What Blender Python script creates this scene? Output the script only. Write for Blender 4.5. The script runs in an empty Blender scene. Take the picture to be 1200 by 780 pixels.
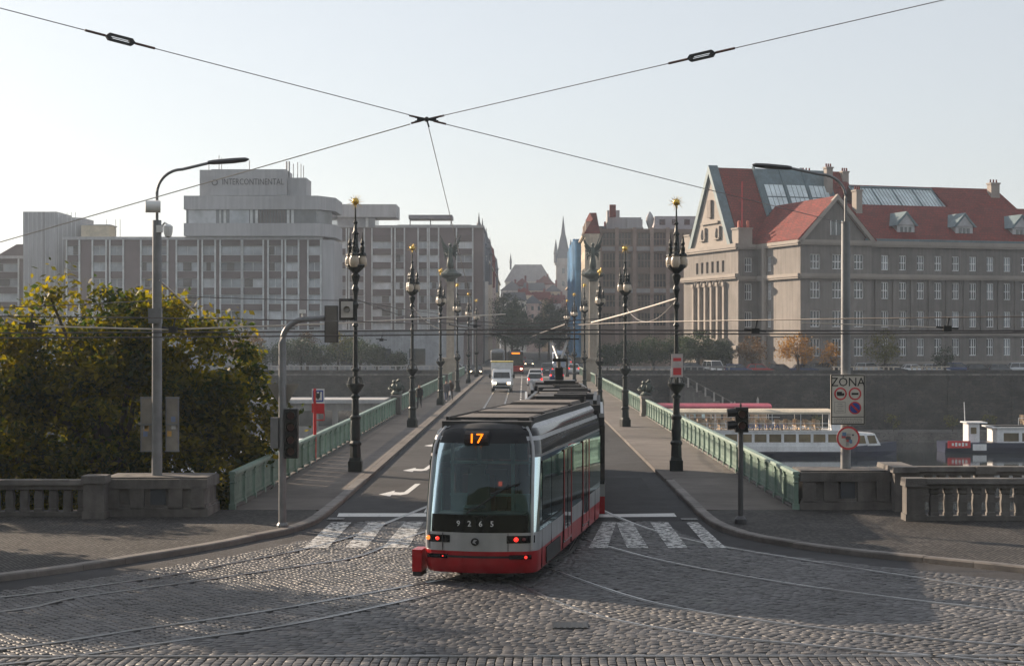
import bpy, bmesh, math, random
import numpy as np
from mathutils import Vector, Matrix, Euler
random.seed(7); np.random.seed(7)
R = math.radians; PI = math.pi
scene = bpy.context.scene
COL = scene.collection

# ------------------------------------------------------------------ camera, sky, sun, exposure
CAMH = 5.0; F = 2000.0; VX, VY = 614.0, 398.0
cam_d = bpy.data.cameras.new('camera'); cam = bpy.data.objects.new('camera', cam_d); COL.objects.link(cam)
cam.location = (0, 0, CAMH); cam.rotation_euler = (R(90), 0, 0)
cam_d.sensor_width = 36; cam_d.lens = 36*F/1200
cam_d.shift_x = -(VX-600)/1200; cam_d.shift_y = (VY-390)/1200
cam_d.clip_start = 0.5; cam_d.clip_end = 6000
scene.camera = cam

SUN_EL, SUN_AZ = 20.0, 39.0            # sun ahead-left: horizontal direction to the sun (-cos az, sin az)
to_sun = Vector((-math.cos(R(SUN_AZ))*math.cos(R(SUN_EL)), math.sin(R(SUN_AZ))*math.cos(R(SUN_EL)), math.sin(R(SUN_EL))))
world = bpy.data.worlds.new('World'); scene.world = world; world.use_nodes = True
wn = world.node_tree; wn.nodes.clear()
sky = wn.nodes.new('ShaderNodeTexSky'); sky.sky_type = 'NISHITA'; sky.sun_disc = False
sky.sun_elevation = R(SUN_EL); sky.sun_rotation = math.atan2(to_sun.x, to_sun.y)
sky.air_density = 1.0; sky.dust_density = 1.3; sky.ozone_density = 1.5; sky.altitude = 200
bg = wn.nodes.new('ShaderNodeBackground'); bg.inputs['Strength'].default_value = 0.087
wo = wn.nodes.new('ShaderNodeOutputWorld')
# thin even veil of high haze over the whole sky
hs_ = wn.nodes.new('ShaderNodeHueSaturation'); hs_.inputs['Saturation'].default_value = 0.55; wn.links.new(sky.outputs[0], hs_.inputs['Color'])
vl = wn.nodes.new('ShaderNodeMix'); vl.data_type = 'RGBA'; vl.inputs[0].default_value = 0.46; vl.inputs[7].default_value = (5.3,5.42,5.6,1)
wn.links.new(hs_.outputs[0], vl.inputs[6]); wn.links.new(vl.outputs[2], bg.inputs[0]); wn.links.new(bg.outputs[0], wo.inputs[0])
sun_d = bpy.data.lights.new('sun', 'SUN'); sun_d.energy = 5.0; sun_d.angle = R(0.53); sun_d.color = (1.0, 0.80, 0.60)
sun = bpy.data.objects.new('sun', sun_d); COL.objects.link(sun); sun.location = (-60, 40, 60)
sun.rotation_euler = (-to_sun).to_track_quat('-Z', 'Y').to_euler()
scene.view_settings.view_transform = 'Standard'; scene.view_settings.look = 'None'
scene.view_settings.exposure = 0.74; scene.view_settings.gamma = 1.0
scene.view_settings.use_curve_mapping = False
scene.render.engine = 'CYCLES'
cy = scene.cycles
cy.use_denoising = True; cy.max_bounces = 6; cy.diffuse_bounces = 2; cy.glossy_bounces = 3
cy.transmission_bounces = 4; cy.transparent_max_bounces = 12; cy.volume_bounces = 1
cy.use_adaptive_sampling = True; cy.adaptive_threshold = 0.02
cy.sample_clamp_indirect = 6

# pixel (in the 1200x780 photograph) -> world
def W(x, y, d): return Vector(((x-VX)*d/F, d, CAMH-(y-VY)*d/F))
def G(x, y, z=0.0):
    d = (CAMH-z)*F/(y-VY); return Vector(((x-VX)*d/F, d, z))

# ------------------------------------------------------------------ materials
MATS = {}
def mat(name, col, rough=0.7, metal=0.0, var=0.15, scale=3.0, bump=0.0, bscale=30.0, spec=0.5, emit=None, rnd=0.0, streak=0.0):
    if name in MATS: return MATS[name]
    m = bpy.data.materials.new(name); m.use_nodes = True; nt = m.node_tree; N = nt.nodes; L = nt.links
    b = N['Principled BSDF']; b.inputs['Roughness'].default_value = rough; b.inputs['Metallic'].default_value = metal
    b.inputs['Specular IOR Level'].default_value = spec
    tc = N.new('ShaderNodeTexCoord'); geo = N.new('ShaderNodeNewGeometry')
    n = N.new('ShaderNodeTexNoise'); n.inputs['Scale'].default_value = scale; n.inputs['Detail'].default_value = 6
    n.inputs['Roughness'].default_value = 0.65
    L.new(geo.outputs['Position'], n.inputs['Vector'])
    mr = N.new('ShaderNodeMapRange'); mr.inputs[1].default_value = 0.3; mr.inputs[2].default_value = 0.7
    mr.inputs[3].default_value = 1-var; mr.inputs[4].default_value = 1+var
    L.new(n.outputs[0], mr.inputs[0]); fac = mr.outputs[0]
    nl = N.new('ShaderNodeTexNoise'); nl.inputs['Scale'].default_value = scale*0.16; nl.inputs['Detail'].default_value = 3; nl.inputs['Distortion'].default_value = 0.6
    L.new(geo.outputs['Position'], nl.inputs['Vector'])
    ml = N.new('ShaderNodeMapRange'); ml.inputs[1].default_value = 0.35; ml.inputs[2].default_value = 0.65; ml.inputs[3].default_value = 1-var*0.9; ml.inputs[4].default_value = 1+var*0.9
    L.new(nl.outputs[0], ml.inputs[0]); mq = N.new('ShaderNodeMath'); mq.operation = 'MULTIPLY'; L.new(fac, mq.inputs[0]); L.new(ml.outputs[0], mq.inputs[1]); fac = mq.outputs[0]
    if streak:
        mp = N.new('ShaderNodeMapping'); mp.inputs['Scale'].default_value = (2.2, 2.2, 0.12)
        L.new(geo.outputs['Position'], mp.inputs[0])
        n2 = N.new('ShaderNodeTexNoise'); n2.inputs['Scale'].default_value = 1.0; n2.inputs['Detail'].default_value = 5
        L.new(mp.outputs[0], n2.inputs['Vector'])
        m2 = N.new('ShaderNodeMapRange'); m2.inputs[1].default_value = 0.35; m2.inputs[2].default_value = 0.65
        m2.inputs[3].default_value = 1-streak; m2.inputs[4].default_value = 1+streak*0.4
        L.new(n2.outputs[0], m2.inputs[0])
        mu = N.new('ShaderNodeMath'); mu.operation = 'MULTIPLY'; L.new(fac, mu.inputs[0]); L.new(m2.outputs[0], mu.inputs[1]); fac = mu.outputs[0]
    if rnd:
        oi = N.new('ShaderNodeObjectInfo'); ad = N.new('ShaderNodeMath'); ad.operation = 'ADD'
        L.new(oi.outputs['Random'], ad.inputs[0]); L.new(geo.outputs['Random Per Island'], ad.inputs[1])
        fr = N.new('ShaderNodeMath'); fr.operation = 'FRACT'; L.new(ad.outputs[0], fr.inputs[0])
        m3 = N.new('ShaderNodeMapRange'); m3.inputs[3].default_value = 1-rnd; m3.inputs[4].default_value = 1+rnd
        L.new(fr.outputs[0], m3.inputs[0])
        mu = N.new('ShaderNodeMath'); mu.operation = 'MULTIPLY'; L.new(fac, mu.inputs[0]); L.new(m3.outputs[0], mu.inputs[1]); fac = mu.outputs[0]
    sc = N.new('ShaderNodeVectorMath'); sc.operation = 'SCALE'; sc.inputs[0].default_value = col[:3]
    L.new(fac, sc.inputs['Scale']); L.new(sc.outputs[0], b.inputs['Base Color'])
    if bump:
        nb = N.new('ShaderNodeTexNoise'); nb.inputs['Scale'].default_value = bscale; nb.inputs['Detail'].default_value = 4
        L.new(geo.outputs['Position'], nb.inputs['Vector'])
        bp = N.new('ShaderNodeBump'); bp.inputs['Strength'].default_value = bump; bp.inputs['Distance'].default_value = 0.02
        L.new(nb.outputs[0], bp.inputs['Height']); L.new(bp.outputs[0], b.inputs['Normal'])
    if emit:
        b.inputs['Emission Color'].default_value = (*emit[0], 1); b.inputs['Emission Strength'].default_value = emit[1]
    MATS[name] = m; return m

def leafmat(name, c1, c2, trans=0.45):
    if name in MATS: return MATS[name]
    m = bpy.data.materials.new(name); m.use_nodes = True; nt = m.node_tree; N = nt.nodes; L = nt.links; N.clear()
    o = N.new('ShaderNodeOutputMaterial'); geo = N.new('ShaderNodeNewGeometry')
    r = N.new('ShaderNodeValToRGB'); r.color_ramp.elements[0].color = (*c1, 1); r.color_ramp.elements[1].color = (*c2, 1)
    r.color_ramp.elements[0].position = 0.25
    n = N.new('ShaderNodeTexNoise'); n.inputs['Scale'].default_value = 0.7; L.new(geo.outputs['Position'], n.inputs['Vector'])
    ad = N.new('ShaderNodeMath'); ad.operation = 'MULTIPLY_ADD'; ad.inputs[1].default_value = 0.6; 
    sb = N.new('ShaderNodeMath'); sb.operation = 'SUBTRACT'; sb.inputs[1].default_value = 0.3
    L.new(n.outputs[0], sb.inputs[0]); L.new(geo.outputs['Random Per Island'], ad.inputs[0]); L.new(sb.outputs[0], ad.inputs[2])
    L.new(ad.outputs[0], r.inputs[0])
    d = N.new('ShaderNodeBsdfPrincipled'); d.inputs['Roughness'].default_value = 0.55; L.new(r.outputs[0], d.inputs['Base Color'])
    d.inputs['Specular IOR Level'].default_value = 0.3
    t = N.new('ShaderNodeBsdfTranslucent'); hs = N.new('ShaderNodeHueSaturation'); hs.inputs['Saturation'].default_value = 1.15; hs.inputs['Value'].default_value = 1.5
    L.new(r.outputs[0], hs.inputs['Color']); L.new(hs.outputs[0], t.inputs[0])
    mx = N.new('ShaderNodeMixShader'); mx.inputs[0].default_value = trans
    L.new(d.outputs[0], mx.inputs[1]); L.new(t.outputs[0], mx.inputs[2]); L.new(mx.outputs[0], o.inputs[0])
    MATS[name] = m; return m

def glassmat(name, tint, transp, rough=0.02, ior=1.5):
    if name in MATS: return MATS[name]
    m = bpy.data.materials.new(name); m.use_nodes = True; nt = m.node_tree; N = nt.nodes; L = nt.links; N.clear()
    o = N.new('ShaderNodeOutputMaterial'); g = N.new('ShaderNodeBsdfGlossy'); g.inputs['Roughness'].default_value = rough
    g.inputs['Color'].default_value = (0.8, 0.97, 1, 1)
    t = N.new('ShaderNodeBsdfTransparent'); t.inputs[0].default_value = (*[c*transp for c in tint], 1)
    fr = N.new('ShaderNodeFresnel'); fr.inputs[0].default_value = ior
    mx = N.new('ShaderNodeMixShader'); L.new(fr.outputs[0], mx.inputs[0]); L.new(t.outputs[0], mx.inputs[1]); L.new(g.outputs[0], mx.inputs[2])
    L.new(mx.outputs[0], o.inputs[0]); MATS[name] = m; return m

def brickmat(name, c1, c2, mortar, bw, bh, scale=1.0, rough=0.8, ground=False, bump=0.6, msize=0.02, var=0.5):
    """fine paving / coursed stone too small to build piece by piece"""
    if name in MATS: return MATS[name]
    m = bpy.data.materials.new(name); m.use_nodes = True; nt = m.node_tree; N = nt.nodes; L = nt.links
    b = N['Principled BSDF']; b.inputs['Roughness'].default_value = rough; b.inputs['Specular IOR Level'].default_value = 0.25
    geo = N.new('ShaderNodeNewGeometry')
    mp = N.new('ShaderNodeMapping')
    if not ground: mp.inputs['Rotation'].default_value = (R(90), 0, 0)
    L.new(geo.outputs['Position'], mp.inputs[0])
    nz = N.new('ShaderNodeTexNoise'); nz.inputs['Scale'].default_value = 1.3; L.new(geo.outputs['Position'], nz.inputs['Vector'])
    vm = N.new('ShaderNodeVectorMath'); vm.operation = 'MULTIPLY_ADD'; vm.inputs[1].default_value = (bw*1.2, bw*1.2, bw*1.2)
    L.new(nz.outputs['Color'], vm.inputs[0]); L.new(mp.outputs[0], vm.inputs[2])
    br = N.new('ShaderNodeTexBrick'); br.inputs['Scale'].default_value = scale
    br.inputs['Color1'].default_value = (*c1, 1); br.inputs['Color2'].default_value = (*c2, 1); br.inputs['Mortar'].default_value = (*mortar, 1)
    br.inputs['Brick Width'].default_value = bw; br.inputs['Row Height'].default_value = bh; br.inputs['Mortar Size'].default_value = msize
    L.new(vm.outputs[0], br.inputs['Vector'])
    n2 = N.new('ShaderNodeTexNoise'); n2.inputs['Scale'].default_value = 0.5; n2.inputs['Detail'].default_value = 8
    L.new(geo.outputs['Position'], n2.inputs['Vector'])
    mr = N.new('ShaderNodeMapRange'); mr.inputs[1].default_value = 0.3; mr.inputs[2].default_value = 0.7; mr.inputs[3].default_value = 1-var*0.6; mr.inputs[4].default_value = 1+var*0.6
    L.new(n2.outputs[0], mr.inputs[0])
    sc = N.new('ShaderNodeVectorMath'); sc.operation = 'SCALE'; L.new(br.outputs['Color'], sc.inputs[0]); L.new(mr.outputs[0], sc.inputs['Scale'])
    L.new(sc.outputs[0], b.inputs['Base Color'])
    bp = N.new('ShaderNodeBump'); bp.inputs['Strength'].default_value = bump; bp.inputs['Distance'].default_value = 0.03; bp.invert = True
    L.new(br.outputs['Fac'], bp.inputs['Height']); L.new(bp.outputs[0], b.inputs['Normal'])
    MATS[name] = m; return m

# ------------------------------------------------------------------ mesh builder
class MB:
    def __init__(s): s.v = []; s.f = []; s.m = []; s.cm = 0
    def add(s, vs, fs):
        o = len(s.v); s.v += [tuple(p) for p in vs]; s.f += [tuple(i+o for i in f) for f in fs]; s.m += [s.cm]*len(fs)
    def box(s, c, size, rz=0.0, top=1.0, ty=None):
        x, y, z = size[0]/2, size[1]/2, size[2]/2; ty = top if ty is None else ty
        cr, sr = math.cos(rz), math.sin(rz); vs = []
        for (a, b, cc) in ((-1,-1,-1),(1,-1,-1),(1,1,-1),(-1,1,-1),(-1,-1,1),(1,-1,1),(1,1,1),(-1,1,1)):
            px = a*x*(top if cc > 0 else 1); py = b*y*(ty if cc > 0 else 1)
            vs.append((c[0]+px*cr-py*sr, c[1]+px*sr+py*cr, c[2]+cc*z))
        s.add(vs, [(0,3,2,1),(4,5,6,7),(0,1,5,4),(1,2,6,5),(2,3,7,6),(3,0,4,7)])
    def b2(s, x0, x1, y0, y1, z0, z1): s.box(((x0+x1)/2,(y0+y1)/2,(z0+z1)/2),(abs(x1-x0),abs(y1-y0),abs(z1-z0)))
    def loft(s, rings, closed=True, cap=True):
        n = len(rings[0]); o = len(s.v)
        for r in rings: s.v += [tuple(p) for p in r]
        fs = []
        for i in range(len(rings)-1):
            for j in range(n if closed else n-1):
                k = (j+1) % n
                fs.append((o+i*n+j, o+i*n+k, o+(i+1)*n+k, o+(i+1)*n+j))
        if cap and closed:
            fs.append(tuple(o+j for j in reversed(range(n)))); fs.append(tuple(o+(len(rings)-1)*n+j for j in range(n)))
        s.f += fs; s.m += [s.cm]*len(fs)
    def tube(s, pts, r, n=8, cap=True):
        pts = [Vector(p) for p in pts]; rs = r if isinstance(r, (list, tuple)) else [r]*len(pts); rings = []
        up = Vector((0,0,1))
        for i, p in enumerate(pts):
            t = (pts[min(i+1,len(pts)-1)]-pts[max(i-1,0)]).normalized()
            a = t.cross(up)
            if a.length < 0.05: a = t.cross(Vector((0,1,0)))
            a.normalize(); b = t.cross(a)
            rings.append([p+(a*math.cos(2*PI*k/n)+b*math.sin(2*PI*k/n))*rs[i] for k in range(n)])
        s.loft(rings, True, cap)
    def lathe(s, prof, c=(0,0,0), n=12):
        s.loft([[(c[0]+r*math.cos(2*PI*k/n+PI/n), c[1]+r*math.sin(2*PI*k/n+PI/n), c[2]+z) for k in range(n)] for r, z in prof])
    def prism(s, poly, z0, z1):
        n = len(poly); vs = [(p[0],p[1],z0) for p in poly]+[(p[0],p[1],z1) for p in poly]
        s.add(vs, [tuple(reversed(range(n))), tuple(range(n,2*n))]+[(i,(i+1)%n,n+(i+1)%n,n+i) for i in range(n)])
    def extrude(s, poly, vec):
        n = len(poly); vec = Vector(vec); vs = [Vector(p) for p in poly]; vs += [p+vec for p in vs]
        s.add(vs, [tuple(range(n)), tuple(reversed(range(n,2*n)))]+[(i,n+i,n+(i+1)%n,(i+1)%n) for i in range(n)])
    def sphere(s, c, r, n=10, sz=1.0):
        k = max(4, n//2); s.lathe([(max(r*math.sin(PI*i/k),0.002), -r*sz*math.cos(PI*i/k)) for i in range(k+1)], c, n)
    def quad(s, a, b, c, d): s.add([a,b,c,d], [(0,1,2,3)])
    def wall(s, o, u, w, h, rects, depth=0.25):
        """facade from o along u, with real openings (x0,z0,x1,z1) and their reveals"""
        o = Vector(o); u = Vector(u).normalized(); n = u.cross(Vector((0,0,1)))
        xs = sorted(set([0, w]+[round(r[0],3) for r in rects]+[round(r[2],3) for r in rects]))
        zs = sorted(set([0, h]+[round(r[1],3) for r in rects]+[round(r[3],3) for r in rects]))
        P = lambda x, z, d=0: o+u*x+Vector((0,0,z))-n*d
        for zi in range(len(zs)-1):
            zc = (zs[zi]+zs[zi+1])/2; run = None
            for xi in range(len(xs)-1):
                xc = (xs[xi]+xs[xi+1])/2
                if any(r[0] < xc < r[2] and r[1] < zc < r[3] for r in rects): continue
                s.quad(P(xs[xi],zs[zi]), P(xs[xi+1],zs[zi]), P(xs[xi+1],zs[zi+1]), P(xs[xi],zs[zi+1]))
        for x0,z0,x1,z1 in rects:
            s.quad(P(x0,z0),P(x0,z1),P(x0,z1,depth),P(x0,z0,depth)); s.quad(P(x1,z0),P(x1,z0,depth),P(x1,z1,depth),P(x1,z1))
            s.quad(P(x0,z0),P(x0,z0,depth),P(x1,z0,depth),P(x1,z0)); s.quad(P(x0,z1),P(x1,z1),P(x1,z1,depth),P(x0,z1,depth))
    def mesh(s, name, mats, smooth=False):
        me = bpy.data.meshes.new(name); me.from_pydata(s.v, [], s.f)
        for m in (mats if isinstance(mats, (list,tuple)) else [mats]): me.materials.append(m)
        if s.cm: me.polygons.foreach_set('material_index', s.m)
        if smooth: me.polygons.foreach_set('use_smooth', [True]*len(me.polygons))
        me.update(); return me
    def build(s, name, mats, parent=None, smooth=False, loc=(0,0,0), rz=0.0, label=None, cat=None, group=None, kind=None, fix=True):
        me = s.mesh(name, mats, smooth)
        if fix:
            bm = bmesh.new(); bm.from_mesh(me); bmesh.ops.recalc_face_normals(bm, faces=bm.faces); bm.to_mesh(me); bm.free()
        if smooth: 
            try: me.set_sharp_from_angle(angle=R(38))
            except Exception: pass
        return put(name, me, parent, loc, rz, label, cat, group, kind)
def put(name, me, parent=None, loc=(0,0,0), rz=0.0, label=None, cat=None, group=None, kind=None):
    o = bpy.data.objects.new(name, me); COL.objects.link(o); o.location = loc; o.rotation_euler = (0,0,rz)
    if parent: o.parent = parent
    return tag(o, label, cat, group, kind)
def tag(o, label=None, cat=None, group=None, kind=None):
    for k, v in (('label',label),('category',cat),('group',group),('kind',kind)):
        if v: o[k] = v
    return o
def thing(name, label, cat, loc=(0,0,0), rz=0.0, group=None, scale=1.0):
    o = bpy.data.objects.new(name, None); COL.objects.link(o); o.location = loc; o.rotation_euler = (0,0,rz); o.empty_display_size = 0.3
    o.scale = (scale,)*3
    return tag(o, label, cat, group)
KIDS = {}
def kids(o): return [c for c in bpy.data.objects if c.parent == o]
def copy_tree(o, loc, rz=None, label=None, _p=None):
    c = o.copy(); COL.objects.link(c)
    if _p is None:
        c.location = loc
        if rz is not None: c.rotation_euler = (0,0,rz)
        if label: c['label'] = label
    else: c.parent = _p
    for k in kids(o): copy_tree(k, None, None, None, c)
    return c
def text_mesh(txt, size, ext=0.004, align='CENTER'):
    cu = bpy.data.curves.new('t', 'FONT'); cu.body = txt; cu.size = size; cu.extrude = ext; cu.align_x = align; cu.align_y = 'CENTER'; cu.resolution_u = 2
    ob = bpy.data.objects.new('t', cu); COL.objects.link(ob); dg = bpy.context.evaluated_depsgraph_get()
    me = bpy.data.meshes.new_from_object(ob.evaluated_get(dg)); bpy.data.objects.remove(ob); bpy.data.curves.remove(cu); return me
def text(name, txt, size, m, parent, loc, rot=(R(90),0,0), sx=1.0, ext=0.004):
    me = text_mesh(txt, size, ext); me.materials.clear(); me.materials.append(m)
    o = put(name, me, parent, loc); o.rotation_euler = rot; o.scale = (sx,1,1); return o

# window mesh shared between alike windows: x along the wall, +y inward
WIN = {}
def window_mesh(w, h, nx, nz, fm, gm, ft=0.07, key=''):
    k = (round(w,2), round(h,2), nx, nz, fm.name, gm.name)
    if k in WIN: return WIN[k]
    b = MB(); b.cm = 0
    for i in range(nx+1):
        x = -w/2+ft/2+(w-ft)*i/nx; b.box((x, 0, 0), (ft, 0.08, h))
    for j in range(nz+1):
        z = -h/2+ft/2+(h-ft)*j/nz; b.box((0, 0.003, z), (w-0.01, 0.07, ft))
    b.cm = 1; b.box((0, 0.06, 0), (w, 0.02, h))
    WIN[k] = b.mesh('window', [fm, gm]); return WIN[k]
def add_windows(parent, o, u, rects, fm, gms, nx=2, nz=2, depth=0.2, name='window', ft=0.07):
    o = Vector(o); u = Vector(u).normalized(); n = u.cross(Vector((0,0,1))); rz = math.atan2(u.y, u.x)
    for (x0,z0,x1,z1) in rects:
        gm = random.choice(gms)
        p = o+u*((x0+x1)/2)+Vector((0,0,(z0+z1)/2))-n*(depth-0.09)
        put(name, window_mesh(x1-x0, z1-z0, nx, nz, fm, gm, ft), parent, p, rz)

# common materials
M_asph = mat('asphalt', (0.043,0.043,0.046), 0.85, spec=0.25, var=0.22, scale=1.2, bump=0.35, bscale=70, streak=0)
M_deckpave = mat('pavement asphalt', (0.145,0.13,0.12), 0.9, spec=0.25, var=0.18, scale=0.9, bump=0.3, bscale=60)
M_gutter = mat('gutter asphalt', (0.045,0.044,0.047), 0.85, spec=0.25, var=0.25, scale=1.5, bump=0.4, bscale=50)
M_mosaic = brickmat('mosaic paving', (0.14,0.13,0.122), (0.045,0.043,0.044), (0.010,0.009,0.009), 0.11, 0.10, 1.0, 0.8, True, 1.0, 0.018)
M_sett = mat('granite sett', (0.085,0.083,0.086), 0.52, spec=0.3, var=0.22, scale=2.5, bump=0.04, bscale=40, rnd=0.22)
M_joint = mat('joint sand', (0.014,0.013,0.012), 0.95, var=0.3, scale=9)
M_kerb = mat('kerb granite', (0.16,0.145,0.135), 0.7, var=0.22, scale=3, bump=0.3, rnd=0.15)
M_paint = mat('road paint', (0.66,0.66,0.64), 0.65, var=0.28, scale=7)
M_rail = mat('rail steel', (0.30,0.30,0.31), 0.33, 0.85, var=0.15, scale=5)
M_stone = mat('pier granite', (0.14,0.13,0.122), 0.8, var=0.25, scale=2.2, bump=0.5, bscale=25, streak=0.28)
M_dark = mat('dark void', (0.02,0.02,0.022), 0.7)
M_black = mat('black metal', (0.025,0.026,0.028), 0.45, 0.3)
M_iron = mat('lamp iron', (0.016,0.021,0.021), 0.45, 0.3, var=0.3, scale=6)
M_gold = mat('gilding', (0.75,0.50,0.12), 0.3, 1.0)
M_milk = mat('milk glass', (0.50,0.42,0.33), 0.25)
M_green = mat('railing green', (0.185,0.27,0.225), 0.45, 0.0, var=0.2, scale=4, streak=0.15)
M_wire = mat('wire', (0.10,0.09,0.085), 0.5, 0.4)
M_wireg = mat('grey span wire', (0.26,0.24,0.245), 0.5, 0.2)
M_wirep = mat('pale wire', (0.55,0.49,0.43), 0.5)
M_galv = mat('galvanised steel', (0.22,0.225,0.235), 0.5, 0.4, var=0.15, scale=3)
M_white = mat('white paint', (0.78,0.78,0.77), 0.5, var=0.06)
M_red = mat('red paint', (0.60,0.025,0.03), 0.35, var=0.08)
M_rubber = mat('rubber', (0.02,0.02,0.02), 0.8)
M_bark = mat('bark', (0.055,0.042,0.032), 0.9, var=0.3, scale=8)
M_bronze = mat('bronze', (0.07,0.085,0.075), 0.5, 0.5, var=0.3)
M_win = mat('window glass', (0.03,0.036,0.042), 0.08, var=0.3, scale=0.5, spec=0.8)
M_frame = mat('white window frame', (0.78,0.78,0.78), 0.55)

# ================================================================== THE GROUND
AX = -0.28                                    # bridge axis
D0, D1 = 47.0, 240.0                          # bridge ends
ZP = 0.13                                     # pavement height
WATER = -9.0
b = MB(); b.add([(-1600,58,WATER),(1600,58,WATER),(1600,262,WATER),(-1600,262,WATER)], [(0,1,2,3)])
M_water = mat('river water', (0.018,0.025,0.028), 0.06, var=0.2, scale=0.05, bump=0.16, bscale=1.1, spec=0.6)
b.build('river_water', M_water, kind='structure')
b = MB(); b.add([(-1700,256,-0.03),(1700,256,-0.03),(1700,1900,-0.03),(-1700,1900,-0.03)], [(0,1,2,3)])
b.build('far_bank_ground', mat('city ground', (0.10,0.10,0.10), 0.85, var=0.2, scale=0.2), kind='structure')
b = MB(); b.b2(-1700,-8.6, 240.5,257,-12,-0.03); b.b2(8.6,1700,240.5,257,-12,-0.03); b.b2(-8.55,8.55,241,257,-3,-0.05)
b.build('far_bank_terrace', mat('terrace paving', (0.15,0.145,0.14), 0.85), kind='structure')
# near bank: the square (mortar bed below the setts) and the earth bank behind the balustrades
b = MB(); b.add([(-60,8,-0.05),(60,8,-0.05),(60,49.5,-0.05),(-60,49.5,-0.05)], [(0,1,2,3)])
square = b.build('cobbled_square', M_joint, kind='structure')
b = MB(); b.add([(-200,49.4,-3.4),(-8.9,49.4,-3.4),(-8.9,76,-7.5),(-200,76,-7.5)], [(0,1,2,3)])
b.add([(8.9,49.4,-3.4),(200,49.4,-3.4),(200,66,-9.6),(8.9,66,-9.6)], [(0,1,2,3)])
b.add([(-200,76,-7.5),(-8.9,76,-7.5),(-8.9,77,-11),(-200,77,-11)], [(0,1,2,3)])
b.build('near_bank_ground', mat('bank earth', (0.07,0.075,0.04), 0.95, var=0.4, scale=1.0), kind='structure')
b = MB(); b.b2(-200,200,8,8.2,-0.04,-0.03); b.b2(-200,-8.9,48.9,49.4,-9.5,-0.02); b.b2(8.9,200,48.9,49.4,-9.5,-0.02)
b.build('quay_wall', brickmat('quay stone', (0.17,0.16,0.15), (0.12,0.115,0.11), (0.06,0.06,0.06), 0.9, 0.42, 1, 0.9), kind='structure')
b = MB(); b.add([(-300,-60,-0.06),(300,-60,-0.06),(300,8.1,-0.06),(-300,8.1,-0.06)], [(0,1,2,3)]); b.build('near_street', M_asph, kind='structure')

# the wooded hillside right behind the photographer, unseen; added to block sky light
rgh = np.random.RandomState(5); hv, hf = [], []; nx_, ny_ = 60, 10
for j in range(ny_+1):
    for i in range(nx_+1):
        f = j/ny_; hv.append((-260+520*i/nx_, -9-58*f+rgh.uniform(-1,1)*(0 < j), -0.05+40*math.sin(f*PI/2)**0.8+rgh.uniform(-1.5,1.5)*(0 < j)))
for j in range(ny_):
    for i in range(nx_): a_ = j*(nx_+1)+i; hf.append((a_, a_+1, a_+nx_+2, a_+nx_+1))
b = MB(); b.add(hv, hf); b.build('wooded_hill', mat('hill greenery', (0.045,0.055,0.028), 0.95, var=0.5, scale=0.4), kind='structure', fix=False)
# kerb lines of the corner (plan)
KL = [(-5.53,240),(-5.53,120),(-5.53,60),(-5.55,52),(-5.58,48.8),(-5.66,46.2),(-6.1,43.9),(-6.7,42.6),(-7.25,41.2),(-8.85,38.2),(-10.85,35.3),(-13.2,32.6),(-17,29.6),(-24,26.5),(-40,24)]
KR = [(4.95,240),(4.95,120),(4.95,60),(4.95,52),(4.95,47.8),(5.1,45),(5.7,42.6),(6.9,40.5),(8.2,39.0),(9.5,37.9),(10.75,36.6),(13.5,34.6),(18,32.3),(24,30.5),(40,28)]
def dense(poly, step=0.6):
    """Catmull-Rom through the plan points, resampled evenly"""
    P = [np.array(p, float) for p in poly]; out = []
    for i in range(len(P)-1):
        p0, p1, p2, p3 = P[max(i-1,0)], P[i], P[i+1], P[min(i+2,len(P)-1)]
        L = np.linalg.norm(p2-p1); k = max(2, int(L/0.25))
        lin = L > 6
        for j in range(k):
            t = j/k
            if lin: out.append(p1+(p2-p1)*t)
            else: out.append(0.5*((2*p1)+(-p0+p2)*t+(2*p0-5*p1+4*p2-p3)*t*t+(-p0+3*p1-3*p2+p3)*t**3))
    out.append(P[-1]); out = np.array(out)
    s = np.concatenate([[0], np.cumsum(np.linalg.norm(np.diff(out, axis=0), axis=1))])
    n = max(2, int(s[-1]/step)); q = np.linspace(0, s[-1], n+1)
    return np.stack([np.interp(q, s, out[:,0]), np.interp(q, s, out[:,1])], 1)
def offset(P, d):
    T = np.gradient(P, axis=0); T /= np.linalg.norm(T, axis=1)[:,None]
    return P+np.stack([-T[:,1], T[:,0]], 1)*d
KLd, KRd = dense(KL), dense(KR)
def strip(mbld, A, B, z):
    n = len(A); vs = [(p[0],p[1],z) for p in A]+[(p[0],p[1],z) for p in B]
    mbld.add(vs, [(i, i+1, n+i+1, n+i) for i in range(n-1)])

def wornpaint(name, cover):
    m = bpy.data.materials.new(name); m.use_nodes = True; nt = m.node_tree; N = nt.nodes; L = nt.links; b = N['Principled BSDF']; b.inputs['Base Color'].default_value = (0.62,0.62,0.61,1); b.inputs['Roughness'].default_value = 0.6
    g = N.new('ShaderNodeNewGeometry'); n = N.new('ShaderNodeTexNoise'); n.inputs['Scale'].default_value = 5.5; n.inputs['Detail'].default_value = 9; n.inputs['Roughness'].default_value = 0.75; L.new(g.outputs['Position'], n.inputs['Vector'])
    r = N.new('ShaderNodeMapRange'); r.inputs[1].default_value = 0.5-cover; r.inputs[2].default_value = 0.62-cover; L.new(n.outputs[0], r.inputs[0]); L.new(r.outputs[0], b.inputs['Alpha']); return m
M_worn, M_worn2 = wornpaint('worn paint on setts', 0.07), wornpaint('worn paint', 0.19)
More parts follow.
